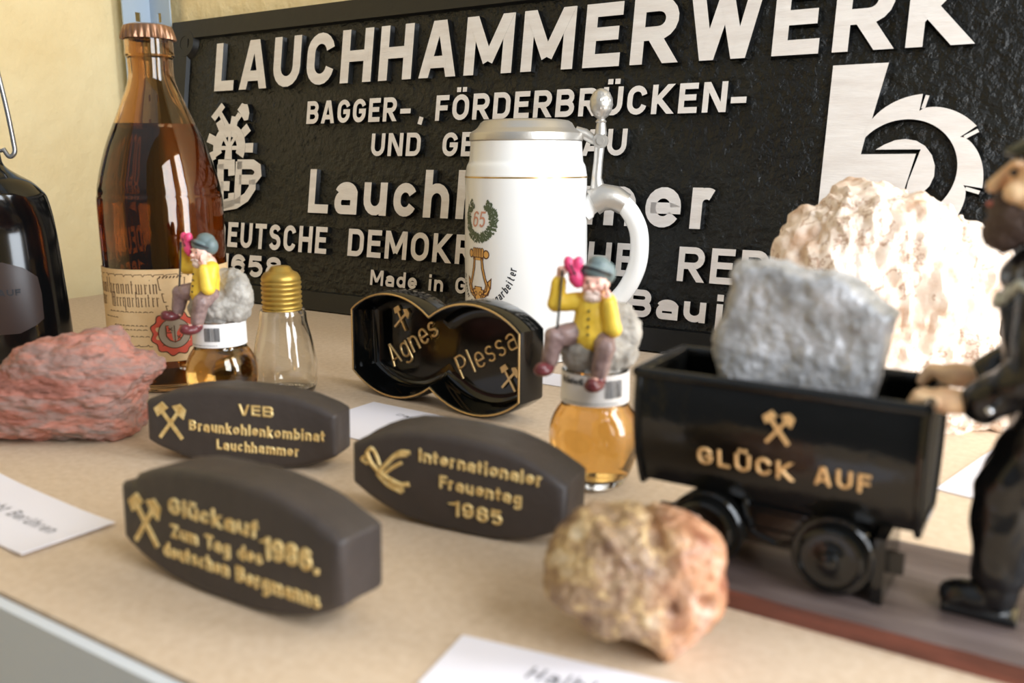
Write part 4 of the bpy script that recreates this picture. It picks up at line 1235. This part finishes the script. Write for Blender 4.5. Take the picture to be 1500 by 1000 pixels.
# ------------------------------------------------------------------ mineral specimens
def rock(name, xy, outline, T, m, label, seed, vox, power=.55, amp=(2.2, 1.2, .5, .25), freq=.045, facets=0.0, cob=0.0, aniso=(1, 1, 1), dents=(), zmin=0.0, tilt=0.0, back=0.0, cat='rock', rotz=32.6):
    """outline in millimetres (across, height); the body is lofted T millimetres to either side of it"""
    pts = ccw(outline)
    dense = [p[:2] for p in catmull([(x, y, 0) for x, y in pts], 4, closed=True)]
    cx = sum(p[0] for p in dense) / len(dense); cy = sum(p[1] for p in dense) / len(dense)
    mb, K, n = MB(), 22, len(dense)
    vs, fs = [], []
    for k in range(K + 1):
        ph = -pi / 2 + pi * k / K
        s = max(cos(ph), 0.02) ** power
        d = sin(ph) * T
        for x, y in dense:
            vs.append((cx + (x - cx) * s + tilt * d, d + back * (y - cy), cy + (y - cy) * s))
    for k in range(K):
        for i in range(n):
            j = (i + 1) % n
            fs.append((k * n + i, k * n + j, (k + 1) * n + j, (k + 1) * n + i))
    fs += [tuple(range(n))[::-1], tuple(K * n + i for i in range(n))]
    mb.add(vs, fs)
    off = Vector((seed * 17.3, seed * 5.1, -seed * 9.7))
    def dp(c, nn):
        p = Vector((c.x * aniso[0], c.y * aniso[1], c.z * aniso[2])) * freq + off
        v = noise.noise(p) * amp[0] + noise.noise(p * 2.6) * amp[1] + noise.noise(p * 6.1) * amp[2] + noise.noise(p * 14) * amp[3]
        if facets:
            dd, pp = noise.voronoi(p * 2.2)
            dd2, pp2 = noise.voronoi(p * 5.0 + Vector((3, 1, 2)))
            v += facets * (1.2 * (dd[1] - dd[0]) - .5) + facets * .45 * ((dd2[1] - dd2[0]) - .3)
        if cob:
            dd, pp = noise.voronoi(p * .95 + Vector((noise.noise(p * 1.5), noise.noise(p * 1.5 + Vector((9, 0, 0))), 0)) * .35)
            dd2, pp2 = noise.voronoi(p * 2.3)
            v += cob * (.5 - dd[0]) + cob * .4 * (.4 - dd2[0])
        for dx, dz, dr_, dp_ in dents:
            if c.y < 0: v -= dp_ * math.exp(-((c.x - dx) ** 2 + (c.z - dz) ** 2) / (dr_ * dr_))
        return nn * v
    o = remesh(mb, name, m, None, vox, smooth=1, disp=dp, shade=True, floor=zmin)
    me = o.data
    bm = bmesh.new(); bm.from_mesh(me)
    for ed in bm.edges:
        if len(ed.link_faces) == 2 and ed.calc_face_angle(0) > rad(24): ed.smooth = False
    bm.to_mesh(me); bm.free()
    o.location = (xy[0], xy[1], 0)
    o.rotation_euler = (0, 0, rad(rotz))
    return tag(o, label, cat)
rock('pink_rock', (-.4691, .2674), [(-62, 22), (-55.4, 31.6), (-44.1, 37.8), (-31.8, 39.3), (-21.7, 48.6), (-10.4, 55.2), (1.8, 57.5), (10.8, 56.8), (20.0, 59.1), (30.5, 59.8), (37.6, 55.2), (40.1, 50.1), (47.3, 47.0), (56.4, 41.6), (57.5, 36.2), (53.6, 31.6), (49.3, 25.3), (46.3, 15.9), (45.2, 3.2), (31.0, -1.0), (14.0, -1.5), (-1.5, -2), (-37.2, -2), (-54, -1), (-62, 8)],
     27, M['rock_pink'], 'rough pinkish-red layered rock in front of the black flask', 3, 1.0, amp=(2.2, 1.6, .8, .4), facets=2.6, aniso=(.6, 1, 1.5))
rock('tan_rock', (-0.1063, 0.2378), [(-28.2, 23.8), (-27.4, 32.4), (-22.8, 38.6), (-18.0, 43.0), (-13.4, 45.3), (-9.1, 44.2), (-3.3, 45.8), (1.4, 44.7), (4.1, 42.6), (6.6, 44.0), (12.5, 44.4), (18.2, 43.0), (23.2, 39.7), (25.9, 36.8), (27.2, 32.9), (26.9, 28.4), (28.2, 22.6), (27.5, 14.5), (23.9, 9.8), (19.8, 5.7), (15.6, 1.6), (10.3, -2.9), (7.1, -1.4), (2.6, 2.8), (-4.0, 4.5), (-13.2, 5.1), (-17.6, 8.6), (-23.5, 13.9), (-26.8, 17.9)],
     20, M['rock_tan'], 'lumpy tan and orange rock in the front, before the mine cart', 7, .55, amp=(1.3, .8, .45, .3), freq=.06, facets=.7, dents=((18.5, 23, 2.2, 4.5), (-17.7, 14, 3.2, 2.4), (5.0, 41, 2.5, 3.0), (-2, 19, 2, 1.4), (8, 22, 1.8, 1.6)))
rock('white_quartz_rock', (-.0865, .5420), [(-71.5, 94.8), (-62.5, 111.4), (-56.7, 124.5), (-47.3, 131.0), (-36.2, 136.7), (-15.0, 137.5), (-1.9, 137.5), (6.6, 134.3), (15.4, 127.8), (25.3, 127.8), (34.2, 121.2), (47.1, 108.1), (58.6, 101.5), (54.4, 86.5), (52.3, 74.7), (52.9, 61.0), (58.4, 49.0), (63.1, 21.1), (68, 8), (64, -6), (52, -9), (36.2, -9), (-2.3, -6), (-38.6, -4), (-62, 8), (-68, 49.0)],
     42, M['rock_white'], 'large white quartz rock behind the mine cart', 11, 1.4, power=.5, amp=(3.0, 1.8, .9, .4), freq=.036, cob=12.0, facets=1.6, aniso=(1.3, 1, .8))
rock('grey_ore_rock', (-.0780, .3105), [(-23.4, 115.9), (-9.5, 116.5), (-1.6, 114.0), (10.6, 114.0), (19.9, 109.0), (25.8, 104.0), (30.5, 101.5), (28.8, 93.9), (27.4, 83.7), (25.3, 73.3), (22.9, 66.7), (20.7, 58), (18.0, 49), (4.9, 47), (-16.0, 49), (-23.4, 58), (-26.6, 70.7), (-30.5, 83.7), (-29.7, 91.4), (-26.6, 99.0), (-24.8, 109.0)],
     12.5, M['rock_grey'], 'glittering grey ore lump lying in the mine cart', 5, .7, power=.10, amp=(.9, .45, .3, .22), freq=.07, facets=.6, zmin=.045, rotz=2)

# ------------------------------------------------------------------ white cards
def card(cx, cy, w, h, rz, label, texts=(), lift=.0, curl=0.0):
    e = empty('white_card', (cx, cy, 0.0003 + lift), rad(rz))
    tag(e, label, 'card')
    b, n = MB(), 14
    vs = [(-w / 2 + w * i / n, sy * h / 2, curl * (abs(i / n - .5) * 2) ** 3 + zz) for zz in (0, .0004) for sy in (-1, 1) for i in range(n + 1)]
    m = n + 1
    fs = []
    for i in range(n):
        fs += [(i, m + i, m + i + 1, i + 1), (2 * m + i, 2 * m + i + 1, 3 * m + i + 1, 3 * m + i), (i, i + 1, 2 * m + i + 1, 2 * m + i), (m + i, 3 * m + i, 3 * m + i + 1, m + i + 1)]
    fs += [(0, 2 * m, 3 * m, m), (n, m + n, 3 * m + n, 2 * m + n)]
    b.add(vs, fs); b.build('paper', M['paper'], e)
    if texts:
        b = MB()
        for t, x0, x1, y0, cap in texts:
            text_mesh(b, t, x0, x1, y0, cap, lambda x, y, z: (x, y, curl * (abs(x / w) * 2) ** 3 + .00055), hw=.07, height=.01, style='print', gap=.2, slant=.12)
        b.build('printed_text', M['grey_ink'], e)
    return e
card(-.3830, .1893, .1060, .0385, -3.5, 'white card with grey writing at the left edge, in front of the pink rock', [('Nicht Berühren', -.0210, .0405, -.0030, .0060)], curl=.0012)
card(-.3235, .3790, .0900, .0620, -2, 'white card lying behind the 1985 briquette, under the black dish', [('Dauerbrand', -.0130, .0330, .0160, .0036)])
card(-.1035, .2050, .0980, .0300, 9.4, 'white card at the front edge of the shelf, below the tan rock', [('Halbkohle', -.0215, .0200, .0000, .0066)])
card(.0150, .4650, .1050, .0800, -12, 'white card on the shelf behind the mine cart and the miner figure')
card(-.2900, .5250, .0420, .0300, 0, 'small blank white card lying between the white stein and the front gnome bottle')

# ------------------------------------------------------------------ miner pushing a mine cart, on one wooden base
fg = empty('miner_figurine', (-.0600, .3140, 0))
tag(fg, 'black painted figurine of a bearded miner pushing a mine cart, on a wooden base', 'figurine')
def L_(x, y, z): return (x + .0600, y - .3140, z)
b = MB()
nx, ny = 60, 16
x0, x1, y0, y1 = -.136, .062, .2760, .3525
vs = []
for zz in (0, 1):
    for j in range(ny + 1):
        for i in range(nx + 1):
            x, y = x0 + (x1 - x0) * i / nx, y0 + (y1 - y0) * j / ny
            e_ = min(i, nx - i) == 0 or min(j, ny - j) == 0
            wv = noise.noise(Vector((x * 90, y * 90, 3))) * .0012
            if i == 0: x += wv * 1.5
            if j == 0 and zz: y += .0012 + wv * .4
            z = .0070 + noise.noise(Vector((x * 40, y * 260, 1))) * .00035 - (.0008 if e_ else 0) if zz else 0
            vs.append(L_(x, y, z))
fs, S_ = [], (nx + 1) * (ny + 1)
for j in range(ny):
    for i in range(nx):
        a = j * (nx + 1) + i
        fs += [(a, a + nx + 1, a + nx + 2, a + 1), (S_ + a, S_ + a + 1, S_ + a + nx + 2, S_ + a + nx + 1)]
b.add(vs, fs, 0)
sd = []
for i in range(nx):
    sd += [(i, i + 1, S_ + i + 1, S_ + i), (ny * (nx + 1) + i + 1, ny * (nx + 1) + i, S_ + ny * (nx + 1) + i, S_ + ny * (nx + 1) + i + 1)]
for j in range(ny):
    a, c = j * (nx + 1), (j + 1) * (nx + 1)
    sd += [(c, a, S_ + a, S_ + c), (a + nx, c + nx, S_ + c + nx, S_ + a + nx)]
b.add(vs, sd, 1)
b.build('wooden_base', [M['wood'], M['wood_red']], fg, True, 40)
ct = empty('mine_cart', (0, 0, 0), parent=fg)
CX = -.0775
b = MB()                                                    # tub: barrel-fronted trough open at the top, ends closed
def tubsec(k, inset):
    # half section from the top rim (front) to the bottom, bulging towards the viewer
    pts = []
    for i in range(13):
        t = i / 12
        z = .0755 - t * (.0755 - .0335) + (inset if t == 1 else 0) - 0
        bul = .0022 * sin(pi * min(t * 1.2, 1)) - .0035 * max(0, (t - .72) / .28) ** 1.6
        pts.append((.0000 - bul + t * .0025 + inset, z))
    return pts
def section(inset, top):
    f = tubsec(0, inset)
    f = [(y, (z if i else top)) for i, (y, z) in enumerate(f)]
    bk_ = [(.0420 - y, z) for y, z in f[::-1]]
    return f + bk_
so, si = section(0, .0755), section(.0030, .0755)
si = [(y, max(z, .0375)) for y, z in si]
n = len(so)
def ring_at(sec, x): return [L_(x, .2885 + y, z) for y, z in sec]
xa, xb = CX - .0520, CX + .0435
vs, fs = [], []
xs = [xa, xa + .0008, xa + .0120, xb - .0120, xb - .0008, xb]
for x in xs: vs += ring_at(so, x + 0)
m1 = len(xs)
for i in range(m1 - 1):
    for k in range(n - 1):
        fs.append((i * n + k, i * n + k + 1, (i + 1) * n + k + 1, (i + 1) * n + k))
fs.append(tuple(range(n))[::-1]); fs.append(tuple((m1 - 1) * n + k for k in range(n)))
o0 = len(vs)
for x in (xa + .003, xb - .003): vs += ring_at(si, x)
for k in range(n - 1):
    fs.append((o0 + k, o0 + n + k, o0 + n + k + 1, o0 + k + 1))
fs.append(tuple(o0 + k for k in range(n))); fs.append(tuple(o0 + n + k for k in range(n))[::-1])
e0 = (m1 - 1) * n                                           # rim faces
for i in range(m1 - 1): pass
fs += [tuple([i * n for i in range(m1)][::-1]) + (o0, o0 + n)[::1], tuple([i * n + n - 1 for i in range(m1)]) + (o0 + 2 * n - 1, o0 + n - 1)]
fs += [(0, n - 1, o0 + n - 1, o0), (e0, o0 + n, o0 + 2 * n - 1, e0 + n - 1)]
b.add(vs, fs)
for k_ in ((m1 - 1) * (n - 1), (m1 - 1) * (n - 1) + 1): b.m[k_] = 1
b.build('tub', [M['tub'], M['rough_black']], ct, True, 40)
b = MB()
zt = .0758
for p, q in (((xa, .2875), (xb, .2875)), ((xa, .3318), (xb, .3318))):
    b.tube([L_(p[0], p[1], zt), L_(q[0], q[1], zt)], .0021, 10)
for x in (xa, xb):
    b.tube([L_(x, .2870, zt), L_(x, .3100, zt + .0004), L_(x, .3322, zt)], .0022, 10)
    f_ = section(-.0006, .0755)
    b.tube([L_(x, .2885 + y, z) for y, z in f_], .0013, 8)
b.build('tub_rim', M['tub'], ct, True)
def onfront(x, y, z):
    t = (.0755 - y) / .0420
    bul = .0022 * sin(pi * min(t * 1.2, 1)) - .0035 * max(0, (t - .72) / .28) ** 1.6
    return L_(x, .2885 - bul + t * .0025 - z - .0001, y)
for t, x0, x1, z0 in (('GLÜCK', CX - .0290, CX + .0048, .0450), ('AUF', CX + .0115, CX + .0292, .0455)):
    b = MB(); text_mesh(b, t, x0, x1, z0, .0066, onfront, hw=.095, height=.14, style='round', gap=.18, jitter=.012)
    tag(b.build('gold_lettering', M['gold_flat'], ct, True, 60), 'ochre gold raised lettering ' + t)
b = MB(); pickhammer(b, CX - .0008, .0625, .0108, onfront, z=.10); b.build('hammers_emblem', M['gold_flat'], ct)
b = MB()
b.box(*[v for v in (CX - .030, CX + .030)], .2975, .3240, .0200, .0360, fn=L_)
b.box(CX - .046, CX + .040, .2960, .2990, .0170, .0240, fn=L_)
for x in (CX - .0210 + .0000, CX + .0205):
    pass
b.box(CX - .0120, CX + .0100, .2945, .2975, .0185, .0310, fn=L_)
for s in (1, -1):
    b.tube([L_(CX + s * .0125 - .001, .2955, .0330), L_(CX + s * .0085 - .001, .2950, .0215), L_(CX - .001, .2945, .0190)], .0013, 8)
b.tube([L_(CX - .0095, .2940, .0235), L_(CX + .0075, .2940, .0235), L_(CX + .0075, .2940, .0295), L_(CX - .0095, .2940, .0295)], .0006, 6, closed=True)
b.build('chassis', M['tub'], ct, True, 40)
for x in (-.1032, -.0590):
    for y, s in ((.2915, 1), (.3260, -1)):
        b = MB()
        q = lambda X, Y, Z, x=x, y=y, s=s: L_(x + X, y - s * Z, .0206 + Y)
        b.lathe([(0, -.004), (.0137, -.004), (.0137, .0007), (.0130, .0016), (.0112, .0014), (.0108, .0046), (.0098, .0052), (.0092, .0040), (.0050, .0038), (.0034, .0046), (.0030, .0066), (.0014, .0074), (0, .0076)], 44, fn=q)
        b.build('wheel', M['tub'], ct, True, 35)
    b = MB()
    b.tube([L_(x, .2920, .0206), L_(x, .3260, .0206)], .0024, 12); b.build('axle', M['tub'], ct, True, 40)
b = MB(); b.box(-.0460, -.0425, .2910, .3200, .0070, .0300, fn=L_); b.build('buffer', M['tub'], ct)
# the miner, facing the cart (millimetres, x towards the right of the figurine, y away from the viewer)
def mm(x, y, z): return (x + 60.0, y - 314.0, z)
mb = MB()
Yc = 312
hip = (2, Yc, 76); chest = (-3, Yc, 106)
add_cap(mb, mm(3, Yc, 78), mm(-4, Yc, 108), 13, 14.5, 18)
add_ell(mb, mm(-5, Yc, 116), (14, 17, 9), sub=ICO3)
add_cap(mb, mm(-6, Yc, 120), mm(-8, Yc, 130), 7.5, 6.5)
add_ell(mb, mm(-9, Yc, 142), (11.5, 10.5, 13), sub=ICO3)                # head
add_ell(mb, mm(-12.5, Yc, 133), (9, 8, 6.5), sub=ICO3)                  # jaw
add_cap(mb, mm(-20, Yc, 148.5), mm(-24.2, Yc, 142.8), 1.6, 2.4)           # nose
for s in (1, -1):
    add_ell(mb, mm(-18.2, Yc + s * 5, 149.6), (2.4, 3.6, 1.3))            # brow
    add_ell(mb, mm(-17.6, Yc + s * 6, 141), (4, 3.6, 3.6))               # cheek
    add_ell(mb, mm(-6, Yc + s * 10.6, 142.5), (2.8, 1.6, 4))              # ear
    sh = mm(-5, Yc + s * 16, 117); el = mm(-6 if s < 0 else -10, Yc + s * 19, 90); wr = mm(-24, Yc + s * 13 + (3 if s < 0 else -2), 76 if s < 0 else 80)
    add_cap(mb, sh, el, 7.2, 5.8); add_cap(mb, el, wr, 5.6, 4.0)
    w = Vector(wr)
    add_ell(mb, tuple(w + Vector((-5.5, -1, .4))), (7.5, 5.6, 4.2), sub=ICO3)                  # palm
    for k in range(4):                                                 # fingers closing over the rim of the tub
        y = w.y - 5.2 + k * 2.9
        ln = (6.0, 7.2, 7.0, 5.6)[k]
        add_cap(mb, (w.x - 9, y, w.z + .6), (w.x - 9 - ln * .8, y, w.z + 1.2), 2.0, 1.8, 10)
        add_cap(mb, (w.x - 9 - ln * .8, y, w.z + 1.2), (w.x - 9.6 - ln, y, w.z - 3.0), 1.8, 1.5, 10)
    add_cap(mb, (w.x - 4, w.y + 4.2 * -s, w.z + .5), (w.x - 9.5, w.y + 5.4 * -s, w.z - 1.2), 2.2, 1.7, 10)
for s, kn, an in ((-1, (-11, 50), (-11, 20)), (1, (12, 50), (22, 20))):
    y = Yc + s * 8
    add_cap(mb, mm(1, y, 76), mm(kn[0], y, kn[1]), 9.8, 7.4); add_cap(mb, mm(kn[0], y, kn[1]), mm(an[0], y, an[1]), 7.2, 4.8)
    add_ell(mb, mm(an[0] - 4, y, 13.0), (9, 4.2, 3.4), sub=ICO3)
man = remesh(mb, 'miner', M['miner_skin'], fg, .8, smooth=1)
def mpart(name, m, vox, fill, par=None, disp=None, sm=2):
    q = MB(); fill(q); return remesh(q, name, m, par or man, vox, smooth=sm, disp=disp)
def coat(q):
    add_cap(q, mm(4, Yc, 66), mm(-4, Yc, 108), 15.5, 15.5, 18)
    add_ell(q, mm(4, Yc, 62), (15.5, 17, 8), sub=ICO3)
    add_ell(q, mm(-5, Yc, 116), (15, 18.5, 9.5), sub=ICO3)
    for s in (1, -1):
        sh = mm(-5, Yc + s * 16, 117); el = mm(-6 if s < 0 else -10, Yc + s * 19, 90); wr = mm(-20, Yc + s * 14 + (3 if s < 0 else -2), 77.5 if s < 0 else 80.5)
        add_cap(q, sh, el, 8.6, 7.4, 16); add_cap(q, el, wr, 7.2, 6.4, 16)
fold = lambda c, n_: n_ * (.6 + noise.noise(c * .12) * .9 + noise.noise(Vector((c.x * .3, c.y * .3, c.z * .12))) * .5)
jc = mpart('coat', M['uniform'], .9, coat, disp=fold)
def trs(q):
    for s, kn, an in ((-1, (-11, 50), (-11, 22)), (1, (12, 50), (21, 22))):
        y = Yc + s * 8
        add_cap(q, mm(1, y, 74), mm(kn[0], y, kn[1]), 11.5, 9.4, 16); add_cap(q, mm(kn[0], y, kn[1]), mm(an[0], y, an[1]), 9.2, 7.4, 16)
mpart('trousers', M['uniform'], .9, trs, disp=fold)
for s, ax in ((-1, -11), (1, 21)):
    def bt_(q, s=s, ax=ax):
        y = Yc + s * 8
        add_cap(q, mm(ax, y, 15), mm(ax + .5, y, 25), 6.6, 7.0, 16)
        add_ell(q, mm(ax - 6, y, 12.6), (10.5, 6.6, 5.6), sub=ICO3); add_ell(q, mm(ax - 10, y, 11.4), (6.5, 6.2, 4.2), sub=ICO3)
        q.box(*[v for v in (mm(ax - 15, 0, 0)[0], mm(ax + 7, 0, 0)[0])], y - 314 - 6.2, y - 314 + 6.2, 7.1, 9.4)
    mpart('boot', M['uniform'], .7, bt_)
def brd(q):
    add_ell(q, mm(-17, Yc, 133), (8.5, 8.6, 8), sub=ICO3); add_ell(q, mm(-20, Yc, 128.5), (6.5, 6.5, 6), sub=ICO3); add_ell(q, mm(-10, Yc, 134), (7, 10.2, 6.5), sub=ICO3)
    for s in (1, -1): add_ell(q, mm(-21.5, Yc + s * 3.2, 139.2), (2.6, 4, 1.7), rot=(0, 0, 0))
mpart('beard', M['brown_beard'], .8, brd, disp=lambda c, n_: n_ * noise.noise(c * .55) * .8)
q = MB(); add_ell(q, mm(-24.2, Yc, 137.3), (1.7, 3.2, 1.0))
q.v = [tuple(Vector(v) * .001) for v in q.v]; q.build('lips', M['lip'], man, True)
q = MB()
for s in (1, -1): add_ell(q, mm(-18.9, Yc + s * 4.6, 146.8), (1.3, 1.7, 1.2))
q.v = [tuple(Vector(v) * .001) for v in q.v]; q.build('eyes', M['dark'], man, True)
def cap_(q):
    add_ell(q, mm(-7, Yc, 154), (13.5, 12.5, 4), sub=ICO3); add_cap(q, mm(-6, Yc, 155), mm(-5, Yc, 164), 11.6, 11.2, 20); add_ell(q, mm(-18, Yc, 153), (5, 8, 1.6), sub=ICO3)
mpart('cap', M['greenhat'], .8, cap_)
from mathutils.bvhtree import BVHTree
tree = BVHTree.FromPolygons([v.co.copy() for v in jc.data.vertices], [tuple(p.vertices) for p in jc.data.polygons])
q = MB()
pts = []
for i in range(60):
    a = rad(50 + 260 * i / 59)
    w = 1.1 * sin(i * 1.3)
    ax = Vector(mm(-4.6, Yc, 107 + w + 9.0 * sin(a) ** 2 + 4 * max(0, cos(a)))) * .001
    d = Vector((cos(a), sin(a), 0))
    hit = tree.ray_cast(ax + d * .06, -d)
    if hit[0]: pts.append(tuple((hit[0] + d * .0006) * 1000))
q.tube([tuple(Vector(v) * .001) for v in pts], .0013, 8); q.build('collar_piping', M['piping'], jc, True)
q = MB()
for z in (72, 80, 88, 96): add_ell(q, mm(-11.6 - (z - 72) * .21, Yc - 1, z), 1.5)
for s in (1, -1):
    add_ell(q, mm(-17.5, Yc + s * 20.6 - 1, 77.5), 1.3)
q.v = [tuple(Vector(v) * .001) for v in q.v]; q.build('buttons', M['button'], jc, True)
